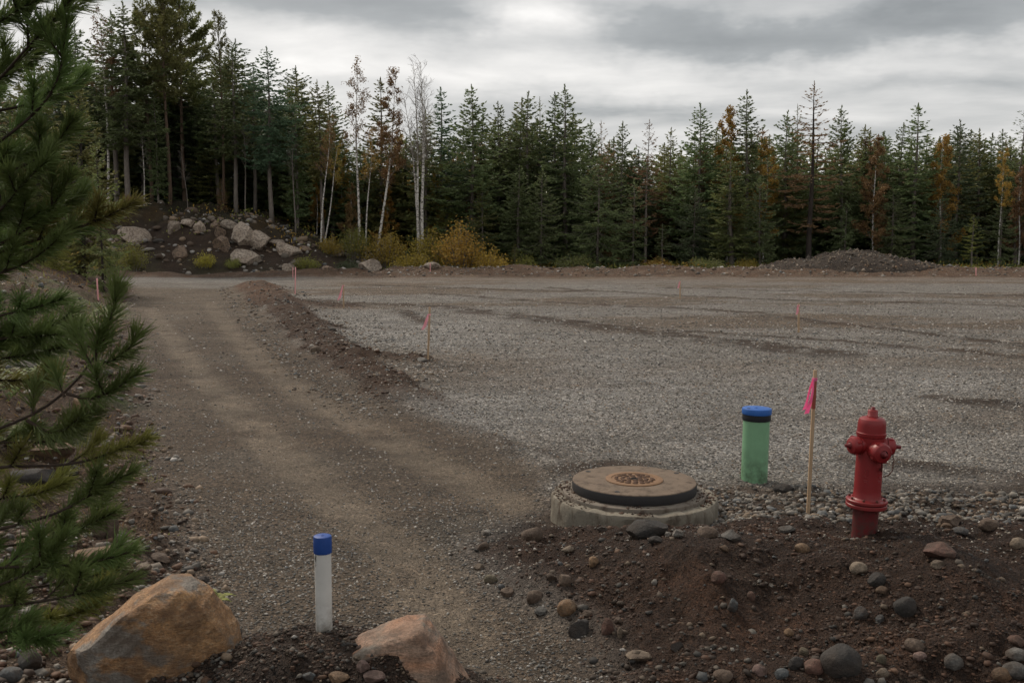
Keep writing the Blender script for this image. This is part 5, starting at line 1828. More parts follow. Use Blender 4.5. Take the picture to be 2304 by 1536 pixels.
tree('birchbare1', 427, 330, 79.2, 'leaning grey dead stem under the big pines', 'rust', BARK_GREY, 'dead_tree', lean=-2.5)
tree('birchbare1', 665, 290, 79, 'pale thin dead stem in front of the small pointed spruce', 'rust', BARK_GREY, 'dead_tree')
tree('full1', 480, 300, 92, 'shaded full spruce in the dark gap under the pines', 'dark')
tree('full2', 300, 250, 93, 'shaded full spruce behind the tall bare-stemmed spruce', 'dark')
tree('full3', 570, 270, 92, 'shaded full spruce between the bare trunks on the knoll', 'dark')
tree('wide1', 505, 400, 80, 'low ragged spruce with bare twigs on the knoll crest', 'brown', widen=.7)
# ---- birches in the middle left
tree('bareleg3', 729, 176, 82, 'spruce with thin pale trunk at the left end of the birches', 'olive', BARK_GREY, widen=.8)
tree('narrow1', 752, 180, 86, 'dark spruce tip next to the spruce at the birches', 'green')
tree('birch1', 742, 270, 78, 'young birch with white stem at the foot of the knoll', 'rust', BB, 'birch_tree', pxb=722)
tree('birch3', 760, 330, 78.5, 'slim white birch leaning right beside the young birch', 'gold', BB, 'birch_tree', pxb=731)
tree('birch1', 806, 146, 79, 'tall white birch with thin pale yellow top', 'rust', BB, 'birch_tree')
tree('birch3', 838, 300, 79.5, 'small yellowing birch right of the tall thin-topped birch', 'gold', BB, 'birch_tree', pxb=822)
tree('narrow2', 862, 170, 84, 'spruce rising through the brown birch crowns', 'olive')
tree('birch2', 893, 168, 79, 'birch with brown crown and stem leaning left at its foot', 'rust', BB, 'birch_tree', pxb=850)
tree('birchbare0', 948, 138, 79, 'clump of bare white birch stems with feathery grey twigs', 'rust', BB, 'birch_tree')
tree('narrow3', 960, 246, 83, 'thin spruce behind the bare birch clump', 'olive')
tree('narrow0', 998, 193, 85, 'blue-green spruce just right of the bare birch clump', 'blue')
tree('birchfull1', 775, 330, 86, 'golden birch thicket behind the left birches', 'gold', BB, 'birch_tree')
tree('birchfull1', 845, 350, 88, 'amber birch behind the leaning brown birch', 'amber', BB, 'birch_tree')
tree('birchfull1', 905, 320, 90, 'orange birch glowing behind the bare birch clump', 'amber', BB, 'birch_tree')
tree('birchfull0', 1030, 350, 88, 'yellow-brown birch between blue-green and dense spruces', 'rust', BB, 'birch_tree')
for px, yt, D, fl, ds in ((715, 400, 84, 'gold', 'low golden birch behind the young birch at the knoll foot'), (790, 420, 82, 'rust', 'rusty birch sapling behind the tall thin-topped birch'),
                          (870, 430, 83, 'amber', 'amber birch sapling behind the leaning birch stem'), (985, 400, 84, 'gold', 'golden birch sapling right behind the bare birch clump'),
                          (1050, 450, 83, 'rust', 'rusty birch sapling left of the first full spruce')):
    tree('birchfull1', px, yt, D, ds, fl, BB, 'birch_tree', widen=1.1)
# ---- centre and right wood
tree('full0', 1063, 190, 82, 'dense dark spruce, first full one right of the birches', 'green')
tree('birchfull1', 1085, 330, 88, 'gold-tinged birch crown behind the first full spruce', 'gold', BB, 'birch_tree')
tree('full1', 1124, 226, 86, 'spruce tip second right of the birches', 'green')
tree('narrow1', 1167, 216, 87, 'left tip of a close pair of spruces in the centre', 'olive')
tree('full2', 1182, 202, 84, 'right tip of a close pair of spruces in the centre', 'green')
tree('sparse0', 1216, 216, 86, 'thin-topped spruce between the pair and the big centre spruce', 'olive')
tree('full3', 1272, 187, 82, 'biggest dark spruce in the centre of the wood', 'green')
tree('narrow2', 1255, 205, 84, 'slim dark twin left of the biggest centre spruce', 'dark')
tree('full0', 1325, 268, 85, 'short spruce right of the biggest centre spruce', 'green', widen=.8)
tree('sparse1', 1353, 268, 90, 'pale bare-looking spruce tip behind the centre', 'brown')
tree('full1', 1398, 270, 86, 'small pointed spruce at the low dip of the wood', 'green', widen=.8)
tree('sparse2', 1450, 266, 83, 'brownish thin tree with bare top at the dip', 'brown', name='dead_tree')
tree('narrow0', 1505, 285, 88, 'small spruce left of the isolated dark tip', 'olive')
tree('full2', 1574, 228, 84, 'dark bushy spruce tip standing alone right of the dip', 'green')
tree('birchfull0', 1580, 330, 85, 'brown-leaved birch under the lone bushy spruce tip', 'rust', BB, 'birch_tree')
tree('birchfull0', 1634, 250, 84, 'golden birch crown left of the tall open spruce', 'gold', BB, 'birch_tree')
tree('narrow3', 1677, 198, 83, 'tall open-crowned spruce right of the golden birch', 'green')
tree('birchfull0', 1718, 320, 84, 'small bright yellow birch crown among spruces', 'gold', BB, 'birch_tree')
tree('full3', 1762, 246, 85, 'spruce left of the tall brown dead tree', 'green')
tree('sparse1', 1788, 232, 86, 'thin brown-tinged spruce beside the dead tree', 'olive')
tree('sparse0', 1820, 178, 80, 'tallest brown dead spruce with bare spire above the gravel pile', 'brown', BARK_DARK, 'dead_tree', widen=1.45)
tree('full0', 1892, 233, 84, 'dark spruce right of the tall brown dead tree', 'green', widen=.85)
tree('full1', 1938, 278, 87, 'low spruce tip second right of the dead tree', 'olive')
tree('birchfull0', 1962, 315, 81, 'orange-leaved birch with pale stem above the gravel pile', 'rust', BB, 'birch_tree')
tree('full2', 1975, 292, 90, 'spruce tip behind the orange-leaved birch', 'green')
tree('narrow1', 2013, 274, 86, 'slim spruce left of the open-topped one at right', 'green')
tree('narrow2', 2052, 228, 83, 'open-topped spruce, tallest right of the dead tree', 'green', widen=1.15)
tree('birchfull0', 2112, 312, 83, 'bright golden birch crown at right among dark spruces', 'gold', BB, 'birch_tree')
tree('full3', 2148, 266, 84, 'dark spruce right of the golden birch', 'dark')
tree('narrow3', 2196, 286, 86, 'brown-tinged spruce second right of the golden birch', 'olive')
tree('birch0', 2246, 342, 80, 'birch with orange crown and white stem near the right edge', 'amber', BB, 'birch_tree')
tree('sparse2', 2280, 237, 84, 'open spruce by the right edge of the picture', 'green', widen=1.3)
tree('narrow0', 2245, 288, 88, 'spruce tip left of the open spruce at the right edge', 'green')
tree('birchfull0', 2290, 380, 82, 'rusty birch low at the right edge', 'rust', BB, 'birch_tree')
tree('full0', 2335, 255, 84, 'spruce cut by the right edge of the picture', 'green')
# ---- lower trees standing in front
tree('wide0', 1345, 350, 77.5, 'broad low spruce with open tiers in front of the centre wood', 'green', widen=1.25)
tree('narrow1', 1165, 370, 79, 'spruce with visible pale trunk standing forward of the centre wood', 'green', BARK_GREY, widen=1.3)
tree('wide1', 1215, 380, 78, 'lower spruce right of the pale-trunked one', 'green', widen=.9)
tree('wide2', 1085, 400, 80, 'mid-height spruce behind the orange bush', 'olive')
tree('wide2', 1425, 400, 79, 'lower spruce right of the broad tiered one', 'green')
tree('narrow2', 1645, 330, 78, 'lighter green spruce with grey trunk standing forward at right', 'light', widen=1.5)
tree('wide1', 1710, 395, 78, 'lower green spruce right of the lighter one', 'green')
tree('wide0', 1560, 420, 80, 'shaded lower spruce left of the lighter green one', 'dark')
tree('wide2', 1900, 450, 80, 'lower spruce behind the gravel pile', 'green')
tree('wide0', 2005, 420, 80, 'broad lower spruce behind the right half of the gravel pile', 'green')
tree('sparse1', 2185, 480, 77.5, 'little yellow larch at right of the gravel pile', 'lime', name='larch_tree', widen=1.6)
tree('wide1', 2110, 440, 80, 'lower dark spruce between the pile and little larch', 'dark')
tree('wide2', 2250, 430, 80, 'lower spruce at the right, under the orange birch', 'green')
tree('wide0', 1005, 440, 82, 'yellow-green low spruce behind the bushes', 'lime', widen=.8)
tree('sparse0', 1490, 500, 77, 'tiny young spruce at the far edge in the centre', 'green', widen=1.5)
tree('wide2', 1158, 545, 75.5, 'little yellow-green spruce right of the orange bush', 'lime', widen=.9)

# ---- filling trees deeper in the wood
ANCHORS = [(-60, 'the near pine'), (187, 'the spire right of the near pine'), (268, 'the leaning left birch'), (345, 'the three big pines'), (455, 'the sparse pine'),
           (536, 'the dense-spired spruce'), (613, 'the tall blue-green spruce'), (680, 'the small pointed spruce'), (740, 'the left end of the birches'),
           (806, 'the tall thin-topped birch'), (870, 'the leaning brown birch'), (945, 'the bare birch clump'), (1005, 'the yellow-green low spruce'), (1063, 'the first full spruce'),
           (1124, 'the orange bush'), (1182, 'the close pair of spruces'), (1272, 'the biggest centre spruce'), (1345, 'the broad tiered spruce'), (1398, 'the dip in the treetops'),
           (1450, 'the brownish bare-topped tree'), (1520, 'the tiny young spruce'), (1574, 'the lone bushy tip'), (1645, 'the lighter green spruce'), (1718, 'the bright yellow birch'),
           (1762, 'the left end of the gravel pile'), (1820, 'the tall brown dead spruce'), (1892, 'the gravel pile top'), (1962, 'the orange-leaved birch'), (2052, 'the open-topped spruce'),
           (2112, 'the golden birch'), (2185, 'the little larch'), (2246, 'the orange-crowned birch'), (2300, 'the right edge of the wood'), (2400, 'the spruce cut by the right edge')]
TONE = {'green': 'green', 'dark': 'very dark', 'olive': 'olive', 'blue': 'blue-green', 'brown': 'brownish'}
rs = np.random.RandomState(77)
_used = {}
for row, (D, n, y0, y1) in enumerate(((88, 54, 290, 390), (95, 46, 275, 330), (104, 40, 280, 315))):
    for k in range(n):
        px = -120 + (2560 / n) * (k + rs.uniform(-.3, .3))
        left = px < 690
        yt = rs.uniform(y0, y1) - (rs.uniform(60, 150) if left else 0) + (30 if 1330 < px < 1560 else 0) - (30 if 1050 < px < 1320 else 0)
        key = ('full', 'full', 'full', 'narrow')[rs.randint(4)] + str(rs.randint(4))
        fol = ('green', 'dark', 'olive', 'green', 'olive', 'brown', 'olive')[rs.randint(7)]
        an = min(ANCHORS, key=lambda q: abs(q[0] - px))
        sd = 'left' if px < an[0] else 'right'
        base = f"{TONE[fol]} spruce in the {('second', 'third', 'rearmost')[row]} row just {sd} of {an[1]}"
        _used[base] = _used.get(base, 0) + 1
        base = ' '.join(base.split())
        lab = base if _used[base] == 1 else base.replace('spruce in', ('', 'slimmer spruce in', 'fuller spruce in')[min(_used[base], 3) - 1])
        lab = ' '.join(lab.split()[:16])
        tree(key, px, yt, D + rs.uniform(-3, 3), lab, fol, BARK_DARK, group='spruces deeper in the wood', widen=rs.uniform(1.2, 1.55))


for k in range(24):
    px = 130 + 24 * k + rs.uniform(-10, 10)
    an = min(ANCHORS, key=lambda q: abs(q[0] - px))
    lab = f"tall {('straight', 'thick-topped', 'slender')[k % 3]} bare-legged spruce {('left' if px < an[0] else 'right')} of and behind {an[1]}"
    tree('bareleg' + str(k % 4), px, rs.uniform(70, 210) + (60 if px > 560 else 0), rs.uniform(85, 101), lab, ('green', 'olive', 'dark')[k % 3], BARK_GREY, group='spruces deeper in the wood', widen=1.15)


# ---- far wooded rise: too far to tell the trees apart
def far_forest():
    rs = np.random.RandomState(81)
    mb = MB()
    n = 1500
    X = rs.uniform(-260, 330, n); Y = rs.uniform(135, 420, n)
    hill = 24 * np.exp(-((X - 95) / 120) ** 2) * sstep(180, 340, Y)
    P, D_, L, W_ = [], [], [], []
    for x, y, h in zip(X, Y, hill):
        H = rs.uniform(9, 15) * (1 if y > 200 else .9)
        r0 = H * rs.uniform(.12, .17)
        k = 46 if y < 260 else 34
        u = rs.uniform(.05, 1, k)
        a = rs.uniform(0, 6.28, k)
        rr = r0 * (1 - u)
        P.append(np.stack([x + rr * .25 * np.cos(a), y + rr * .25 * np.sin(a), h + H * u], 1))
        D_.append(np.stack([np.cos(a), np.sin(a), rs.uniform(-.5, .25, k) + u * .8], 1))
        L.append(rr * 1.1 + .5); W_.append(np.full(k, .75))
    P, D_, L, W_ = np.concatenate(P), unit(np.concatenate(D_)), np.concatenate(L), np.concatenate(W_)
    mb.cards(P, D_, unit(np.cross(D_, rvec(rs, len(P)))), L, W_)
    o = obj('forest', mb.mesh('forest', FOL['green']))
    tag(o, 'far wooded rise showing between the treetops', 'forest', kind='stuff')
    gx = np.linspace(-400, 450, 60); gy = np.linspace(128, 520, 40)
    Xg, Yg = np.meshgrid(gx, gy)
    Zg = 24 * np.exp(-((Xg - 95) / 120) ** 2) * sstep(180, 340, Yg) - .3
    i, j = np.meshgrid(np.arange(39), np.arange(59), indexing='ij')
    a = (i * 60 + j).ravel()
    V = np.stack([Xg, Yg, Zg], 2).reshape(-1, 3)
    h = obj('hill', mesh_np('hill', V, np.stack([a, a + 1, a + 61, a + 60], 1), GROUND, True, np.tile((.03, .034, .02), (len(V), 1)), {'grav': np.zeros(len(V))}))
    tag(h, 'low hill under the far forest', 'hill', kind='structure')


far_forest()

# ---- bushes
def bush_at(key, px, py, w_px, fol, label, H=None, D=None, bark=None):
    p = hit(px, py) if D is None else np.append(at(px, 600, D)[:2], 0)
    if D is not None:
        p[2] = hz(p[0], p[1])
    wv = w_px * p[1] / FPX
    base_w = {'bush0': 2.8, 'bush1': 2.6, 'bush2': 2.2}[key]
    base_h = {'bush0': 2.0, 'bush1': 2.6, 'bush2': 1.3}[key]
    s = wv / base_w
    hh = H if H else base_h * s
    e = plant('bush', key, (float(p[0]), float(p[1]), float(p[2])), 2.0 * hh / base_h, label, 'bush', 'bushes along the edge of the wood', fol, bark, widen=s / (hh / base_h))
    return e


bush_at('bush0', 868, 600, 120, 'yellow', 'large yellow-green bush left of the orange one', 3.0, 76.5)
bush_at('bush1', 1035, 600, 130, 'amber', 'big orange bush at the far edge of the pad', 4.0, 75.5)
bush_at('bush1', 965, 600, 90, 'yellow', 'yellow bush between the large yellow-green and orange ones', 3.1, 77)
bush_at('bush0', 800, 600, 80, 'lime', 'olive bush under the tall thin-topped birch', 2.6, 77)
bush_at('bush2', 1105, 602, 80, 'amber', 'low rusty bush at the right foot of the orange bush', 1.8, 75)
bush_at('bush2', 925, 604, 90, 'yellow', 'low yellow bush in front of the bare birch clump', 1.6, 74.5)
bush_at('bush2', 745, 585, 60, 'yellow', 'small yellow bush at the birches beside the knoll end', 1.5, 76)
bush_at('bush2', 1180, 600, 50, 'lime', 'small green-yellow bush right of the little spruce', 1.4, 75.5)
bush_at('bush2', 1290, 602, 90, 'olive', 'low olive bush at the edge below the centre spruce', 1.3, 76)
bush_at('bush2', 1480, 602, 70, 'gold', 'low golden bush at the edge left of centre right', 1.0, 75.5)
bush_at('bush2', 1590, 602, 80, 'olive', 'low dark bush at the edge left of the gravel pile', 1.3, 76)
bush_at('bush2', 1680, 602, 50, 'yellow', 'small yellow bush at the left end of the gravel pile', 1.0, 76)
bush_at('bush2', 462, 606, 48, 'yellow', 'small yellow-green bush at the foot of the knoll', 1.1, 70.2)
bush_at('bush2', 525, 604, 36, 'lime', 'tiny green bush left of the light boulder at the knoll foot', .8, 70.4)
bush_at('bush2', 690, 606, 60, 'lime', 'scrubby green bush on the right toe of the knoll', 1.0, 71)
bush_at('bush2', 785, 606, 60, 'dark', 'dark scrub left of the boulder at the knoll end', 1.0, 71)
bush_at('bush0', 300, 600, 70, 'lime', 'green bush covering the left face of the knoll', 2.2, 69.5)
bush_at('bush0', 240, 600, 90, 'lime', 'mossy green bush left of the one on the knoll face', 2.4, 67)
bush_at('bush1', 175, 605, 80, 'yellow', 'yellow-green bush behind the roadside bank', 2.4, 63)
bush_at('bush0', 110, 600, 90, 'lime', 'green bush behind the bank near the pine', 2.4, 60)
bush_at('bush2', 245, 490, 70, 'amber', 'patch of orange bracken at the knoll top', 1.4, 76)
bush_at('bush2', 305, 488, 50, 'rust', 'rusty bracken clump under the bare trunks', 1.0, 78)
bush_at('bush2', 60, 612, 80, 'rust', 'rusty low bush by the left edge behind the bank', 1.2, 55)


# ---- undergrowth along the foot of the wood
def undergrowth():
    rs = np.random.RandomState(91)
    n = 26000
    x = rs.uniform(-42, 52, n)
    y = rs.uniform(73.5, 84, n)
    keep = rs.uniform(0, 1, n) < np.clip(.35 + .8 * fbm2(x, y, 5, 2, 92), .05, 1) * np.where(x < -11, .35, 1)
    x, y = x[keep], y[keep]
    z = height(x, y)
    hh = np.clip(.45 + .5 * fbm2(x, y, 3, 2, 93), .12, 1.1)
    P = np.stack([x, y, z + rs.uniform(0, 1, len(x)) * hh], 1)
    D_ = unit(rs.normal(0, .6, (len(x), 3)) + np.array([0, 0, .6]))
    tone = fbm2(x, y, 4, 2, 94)
    for nm, sel, fl, lab in (('undergrowth', tone > .12, 'amber', 'rusty bracken and grass along the foot of the wood'), ('undergrowth', tone <= .12, 'lime', 'green undergrowth along the foot of the wood')):
        mb = MB()
        q = P[sel]; dq = D_[sel]
        mb.cards(q, dq, unit(np.cross(dq, rvec(rs, len(q)))), rs.uniform(.12, .32, len(q)), rs.uniform(.05, .12, len(q)))
        tag(obj(nm, mb.mesh(nm, FOL[fl])), lab, 'undergrowth', kind='stuff')


undergrowth()

# ================================================================== near pine at the left
NEEDLE = mat_foliage('near_pine_needles', (.125, .17, .052), .36, .25, .035, .5)
NEEDLE_Y = mat_foliage('yellowish_pine_needles', (.19, .185, .05), .32, .28, .035, .5)
PBARK = mat_bark('pine_branch_bark', (.062, .042, .03), (.028, .021, .017), 22)
TX, TY = -2.45, 3.25
PINE = empty('pine_tree', (TX, TY, hz(TX, TY)))
tag(PINE, 'close young pine reaching in from the left edge of the picture', 'tree')
pz0 = hz(TX, TY)
m = MB()
zt = np.linspace(-.2, 5.2, 14)
m.tube(np.stack([.03 * np.sin(zt * 2), .03 * np.cos(zt * 1.7), zt], 1), np.maximum(.062 * (1 - np.clip(zt, 0, 5.2) / 5.25) ** .8, .006), 12)
part('trunk', m, PBARK, PINE)


def spline(P, n):
    P = np.asarray(P, float)
    s = np.concatenate([[0], np.cumsum(np.linalg.norm(np.diff(P, axis=0), axis=1))])
    u = np.linspace(0, s[-1], n)
    Q = np.stack([np.interp(u, s, P[:, q]) for q in range(3)], 1)
    for _ in range(3):
        Q[1:-1] = (Q[:-2] + 2 * Q[1:-1] + Q[2:]) / 4
    return Q


def clothe(rs, store, path, start=.25, per_m=1150, ln=.062, spread=38):
    """needles all round a shoot, laid forward towards its tip"""
    seg = np.linalg.norm(np.diff(path, axis=0), axis=1)
    s = np.concatenate([[0], np.cumsum(seg)])
    n = int(s[-1] * (1 - start) * per_m)
    if n < 4:
        return
    u = start + (1 - start) * rs.uniform(0, 1, n) ** .85
    p = np.stack([np.interp(u * s[-1], s, path[:, q]) for q in range(3)], 1)
    T = unit(np.gradient(path, axis=0))
    t = unit(np.stack([np.interp(u * s[-1], s, T[:, q]) for q in range(3)], 1))
    a = np.cross(t, rvec(rs, n)); a = unit(a)
    ang = np.radians(np.clip(spread * (1.15 - .45 * u) + rs.normal(0, 8, n), 8, 75))
    d_ = unit(t * np.cos(ang)[:, None] + a * np.sin(ang)[:, None])
    L = ln * rs.uniform(.65, 1.2, n) * (1 - .25 * np.maximum(u - .9, 0) / .1)
    store.append((p, d_, L))


BOUGHS = 0


def bough(pts, seed, lateral=1.0, first=.30, yellow=False, thick=.010, latlen=.21, attach=True, ln=.072, per_m=1400):
    """pts: (picture x, picture y, distance) along the bough"""
    rs = np.random.RandomState(seed)
    P = [at(px, py, dd) for px, py, dd in pts]
    org = np.array([TX, TY, pz0])
    if attach:
        z0 = P[0][2] - .35 * math.hypot(P[0][0] - TX, P[0][1] - TY)
        P = [np.array([TX, TY, z0])] + P
    path = spline(P, 26) - org
    wood = MB()
    rad = thick * (1 - np.linspace(0, 1, 26) * .75)
    wood.tube(path, rad, 7)
    st = []
    seg = np.linalg.norm(np.diff(path, axis=0), axis=1)
    s = np.concatenate([[0], np.cumsum(seg)]); Lt = s[-1]
    tipfrac = max(1 - .26 / Lt, .1)
    clothe(rs, st, path[int(26 * tipfrac):], .0, per_m, ln)
    T = unit(np.gradient(path, axis=0))
    u = first
    side = 1
    while u < .95:
        p0 = np.array([np.interp(u * Lt, s, path[:, q]) for q in range(3)])
        t = unit(np.array([np.interp(u * Lt, s, T[:, q]) for q in range(3)]))
        sd = unit(np.cross(t, [0, 0, 1])) * side
        L = latlen * rs.uniform(.6, 1.25) * (1.1 - .55 * u)
        ang = R(rs.uniform(32, 58))
        dv = unit(t * math.cos(ang) + sd * math.sin(ang) * rs.uniform(.6, 1) + np.array([0, 0, rs.uniform(.0, .55)]))
        v = np.linspace(0, 1, 7)[:, None]
        sh = p0 + dv * L * v + np.array([0, 0, .22 * L]) * v ** 2
        wood.tube(sh, np.linspace(.0042, .0018, 7), 5, False)
        clothe(rs, st, sh, .12, per_m, ln)
        if L > .16:
            for sg in (-1, 1):
                if rs.uniform() < .7:
                    q0 = sh[rs.randint(2, 5)]
                    d2 = unit(dv * .75 + np.cross(dv, [0, 0, 1]) * sg * .6 + np.array([0, 0, .15]))
                    s2 = q0 + d2 * L * .55 * np.linspace(0, 1, 5)[:, None]
                    wood.tube(s2, np.linspace(.003, .0015, 5), 4, False)
                    clothe(rs, st, s2, .1, per_m, ln)
        side *= -1
        u += (.095 / Lt) / lateral * rs.uniform(.7, 1.4)
    b = part('bough', wood, PBARK, PINE)
    p = np.concatenate([q[0] for q in st]); d_ = np.concatenate([q[1] for q in st]); L = np.concatenate([q[2] for q in st])
    n = len(p)
    S = unit(np.cross(d_, rvec(rs, n)))
    w_ = .0030
    d2 = unit(d_ + rs.normal(0, .10, (n, 3)) - np.array([0, 0, .05]))
    md = p + d_ * (L * .55)[:, None]
    tip = md + d2 * (L * .45)[:, None]
    V = np.stack([p - S * w_ * .4, p + S * w_ * .4, md + S * w_ * .5, tip, md - S * w_ * .5], 1).reshape(-1, 3)
    base = (np.arange(n) * 5)[:, None]
    Q = base + np.array([[0, 1, 2, 4]]); Tt = base + np.array([[4, 2, 3]])
    nd = obj('needles', mesh_np('needles', V, [Q, Tt], NEEDLE_Y if yellow else NEEDLE), b)
    return b


# upper boughs
bough([(0, 190, 3.0), (45, 118, 2.95), (110, 62, 2.9), (165, -8, 2.85)], 1, .8, .5)
bough([(-20, 60, 2.9), (40, 25, 2.85), (100, -10, 2.8)], 2, 1, .3)
bough([(-10, 175, 3.2), (50, 165, 3.2), (105, 100, 3.15)], 3, 1, .35)
bough([(-10, 330, 3.0), (60, 272, 2.95), (110, 232, 2.95), (140, 180, 2.9), (150, 42, 2.85)], 4, .9, .45, latlen=.2)
bough([(-20, 250, 3.4), (60, 240, 3.4), (150, 210, 3.4), (190, 165, 3.4)], 5, 1.1, .3)
bough([(-20, 400, 3.1), (60, 375, 3.1), (130, 330, 3.05), (165, 265, 3.0)], 7, 1.1, .3)
bough([(-20, 500, 3.0), (30, 440, 3.0), (70, 390, 2.95), (110, 360, 2.9)], 9, 1.1, .3)
bough([(-20, 560, 3.1), (60, 520, 3.1), (130, 460, 3.05), (160, 390, 3.0)], 10, 1.2, .3)
bough([(-20, 590, 3.3), (80, 560, 3.3), (150, 530, 3.3), (215, 500, 3.3)], 13, 1.1, .35)
bough([(60, 545, 3.2), (170, 515, 3.15), (245, 488, 3.1), (302, 455, 3.05)], 14, .8, .55, True, latlen=.14)
bough([(-20, 620, 3.1), (50, 600, 3.1), (100, 570, 3.05), (135, 530, 3.0)], 15, 1.1, .3)
# middle
bough([(0, 706, 3.0), (60, 700, 2.95), (140, 672, 2.9)], 17, .5, .5, latlen=.14)
bough([(-30, 760, 3.1), (50, 760, 3.1), (130, 752, 3.0)], 18, 1.2, .3)
bough([(-30, 810, 3.2), (60, 800, 3.2), (140, 780, 3.1)], 19, 1.2, .3)
# the bough that stands clear of the tree
bough([(0, 962, 2.75), (45, 948, 2.7), (130, 908, 2.65), (165, 868, 2.62), (205, 825, 2.6), (245, 770, 2.58), (258, 720, 2.56), (264, 640, 2.55)], 21, .12, .5, thick=.0085, latlen=.12, per_m=1300)
bough([(205, 825, 2.6), (185, 780, 2.6), (165, 742, 2.6)], 22, .01, .99, thick=.0042, attach=False, per_m=1400)
bough([(205, 825, 2.6), (255, 810, 2.58), (290, 785, 2.55), (308, 752, 2.54)], 23, .01, .99, thick=.0045, attach=False, per_m=1400)
bough([(215, 812, 2.6), (218, 780, 2.58), (222, 745, 2.56)], 24, .01, .99, thick=.0042, attach=False, per_m=1400)
bough([(150, 885, 2.63), (200, 900, 2.62), (255, 880, 2.58), (308, 838, 2.55)], 25, .25, .5, thick=.005, attach=False, latlen=.12, per_m=1300)
bough([(145, 892, 2.63), (132, 862, 2.64), (125, 835, 2.64)], 26, .01, .99, thick=.004, attach=False, per_m=1300)
bough([(75, 935, 2.68), (72, 905, 2.68), (80, 870, 2.68)], 27, .01, .99, thick=.004, attach=False, per_m=1300)
bough([(60, 945, 2.7), (110, 975, 2.7), (165, 965, 2.68), (215, 925, 2.66)], 28, .4, .4, thick=.005, attach=False, latlen=.14)
# lower
bough([(-10, 1044, 2.9), (80, 1050, 2.88), (170, 1048, 2.85), (250, 1020, 2.8), (335, 985, 2.75)], 29, .45, .45, latlen=.16, yellow=True)
bough([(-10, 1190, 2.9), (90, 1170, 2.88), (170, 1140, 2.85), (230, 1090, 2.82), (300, 1060, 2.8)], 30, .7, .4, latlen=.18)
bough([(-10, 1272, 2.85), (100, 1275, 2.82), (200, 1272, 2.8), (300, 1238, 2.75)], 31, .6, .4, latlen=.16)
bough([(-10, 1318, 2.8), (60, 1300, 2.8), (110, 1255, 2.78), (150, 1205, 2.76)], 32, .8, .35, latlen=.18)
bough([(-10, 1360, 2.75), (90, 1358, 2.73), (200, 1330, 2.7), (300, 1302, 2.68)], 33, .7, .4, latlen=.16)
bough([(-10, 1420, 2.8), (60, 1412, 2.78), (110, 1445, 2.75)], 34, .9, .3, latlen=.16)
bough([(-20, 1120, 3.1), (80, 1115, 3.1), (150, 1085, 3.05)], 35, .8, .35, latlen=.18, yellow=True)
bough([(-20, 1390, 3.0), (90, 1400, 3.0), (170, 1385, 3.0), (230, 1350, 2.95)], 36, .7, .35, latlen=.16, yellow=True)

bough([(-20, 990, 3.1), (60, 1000, 3.1), (140, 990, 3.05), (200, 960, 3.0)], 37, .9, .3, latlen=.18)
bough([(-20, 1230, 3.1), (90, 1220, 3.1), (180, 1190, 3.05), (260, 1150, 3.0)], 38, .9, .3, latlen=.18)
bough([(-20, 1330, 3.2), (90, 1320, 3.2), (200, 1300, 3.15), (270, 1275, 3.1)], 39, .9, .3, latlen=.18)
bough([(-20, 1450, 2.8), (70, 1440, 2.75), (150, 1420, 2.72)], 40, .9, .3, latlen=.16)
bough([(-20, 850, 3.3), (60, 860, 3.3), (130, 850, 3.25)], 41, .9, .3, True, latlen=.18)

# ---- young spruces and small growth on the bank behind the pine
def near_plant(key, px, ytop, D, h, fol, label, name='spruce_tree', cat='tree', widen=1.0):
    b = at(px, ytop, D)
    z = hz(b[0], D)
    return plant(name, key, (float(b[0]), D, z - .05), h if h else float(b[2] - z), label, cat, 'small trees on the roadside bank', fol, BARK_DARK, widen=widen)


near_plant('full1', 172, 150, 46, None, 'olive', 'yellow-green spruce behind the upper boughs of the near pine', widen=1.0)
near_plant('wide2', 218, 300, 40, None, 'light', 'smaller bright spruce just right of the taller one behind the pine', widen=.75)
near_plant('full3', 70, 60, 50, None, 'olive', 'olive spruce behind the near pine at the left edge')
near_plant('full0', -20, 130, 44, None, 'green', 'dark spruce at the left edge behind the pine')
near_plant('wide0', 120, 420, 42, None, 'lime', 'low lime-tinged spruce behind the middle pine boughs', widen=.8)


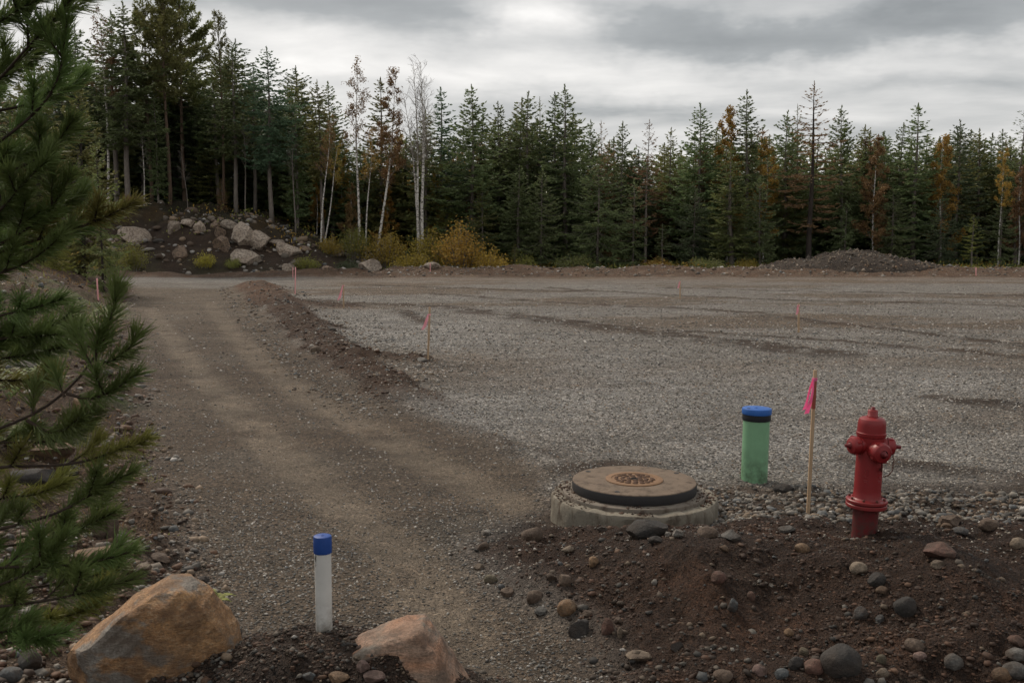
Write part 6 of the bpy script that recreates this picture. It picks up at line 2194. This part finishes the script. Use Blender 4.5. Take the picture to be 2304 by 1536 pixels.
def bank_grass():
    rs = np.random.RandomState(97)
    n = 30000
    y = np.exp(rs.uniform(math.log(7), math.log(56), n)); x = np.interp(y, LE_Y, LE_X) - rs.uniform(.3, 14, n) * np.clip(y / 25, .25, 1)
    keep = rs.uniform(0, 1, n) < np.clip(.15 + 1.1 * fbm2(x, y, 2.2, 3, 98), .02, 1)
    x, y = x[keep], y[keep]
    mm = masks(x, y)
    ok = mm['bank'] > .6
    x, y = x[ok], y[ok]
    z = height(x, y)
    tone = fbm2(x, y, 3, 2, 99)
    for sel, fl, lab in ((tone > .05, 'lime', 'green tufts of grass and moss on the roadside bank'), (tone <= .05, 'rust', 'dead rusty grass on the roadside bank')):
        k = int(sel.sum())
        D_ = unit(rs.normal(0, .7, (k, 3)) + np.array([0, 0, .8]))
        sc_y = np.clip(y[sel] / 20, .4, 1.6)
        mb = MB()
        mb.cards(np.stack([x[sel], y[sel], z[sel] - .01], 1), D_, unit(np.cross(D_, rvec(rs, k))), rs.uniform(.08, .22, k) * sc_y, rs.uniform(.008, .022, k) * sc_y)
        tag(obj('grass', mb.mesh('grass', FOL[fl])), lab, 'grass', kind='stuff')


bank_grass()


def fern(px, py, label, seed, r=.35, fol='light'):
    rs = np.random.RandomState(seed)
    p = hit(px, py)
    mb = MB()
    for k in range(11):
        a = rs.uniform(0, 6.28); L = r * rs.uniform(.7, 1.2)
        u = np.linspace(0, 1, 12)
        path = np.stack([np.cos(a) * L * u, np.sin(a) * L * u, .55 * L * np.sin(u * 2.2)], 1)
        mb.tube(path[[0, 4, 8, 11]], [.003, .003, .002, .001], 3, False)
        t = np.gradient(path, axis=0); t = unit(t)
        sd = np.array([-math.sin(a), math.cos(a), 0])
        for sg in (-1, 1):
            d_ = unit(t[1:] * .45 + sd * sg)
            l_ = L * .28 * np.sin(np.clip(u[1:] * 1.1 + .15, 0, 3.1) * 2.6).clip(.15)
            mb.cards(path[1:], d_, unit(np.cross(d_, [0, 0, 1.0])), l_, .022 + .03 * r, .35)
    o = obj('fern', mb.mesh('fern', FOL[fol]), loc=tuple(p))
    tag(o, label, 'fern', 'ferns on the roadside bank')


fern(20, 900, 'pale green fern at the left edge above the clear pine bough', 1, .5)
fern(60, 870, 'pale green fern right of the one at the left edge', 2, .45)
fern(30, 1010, 'dull green fern over the flat dark rock at left', 3, .3)
fern(245, 715, 'light green fern clump on the mossy patch of the bank', 4, .6)
fern(200, 735, 'light green fern left of the clump on the mossy patch', 5, .6)
fern(120, 1010, 'small yellowish fern above the orange-brown rock', 6, .25, 'lime')
fern(475, 1370, 'small green tuft at the right shoulder of the tan boulder', 7, .13, 'lime')
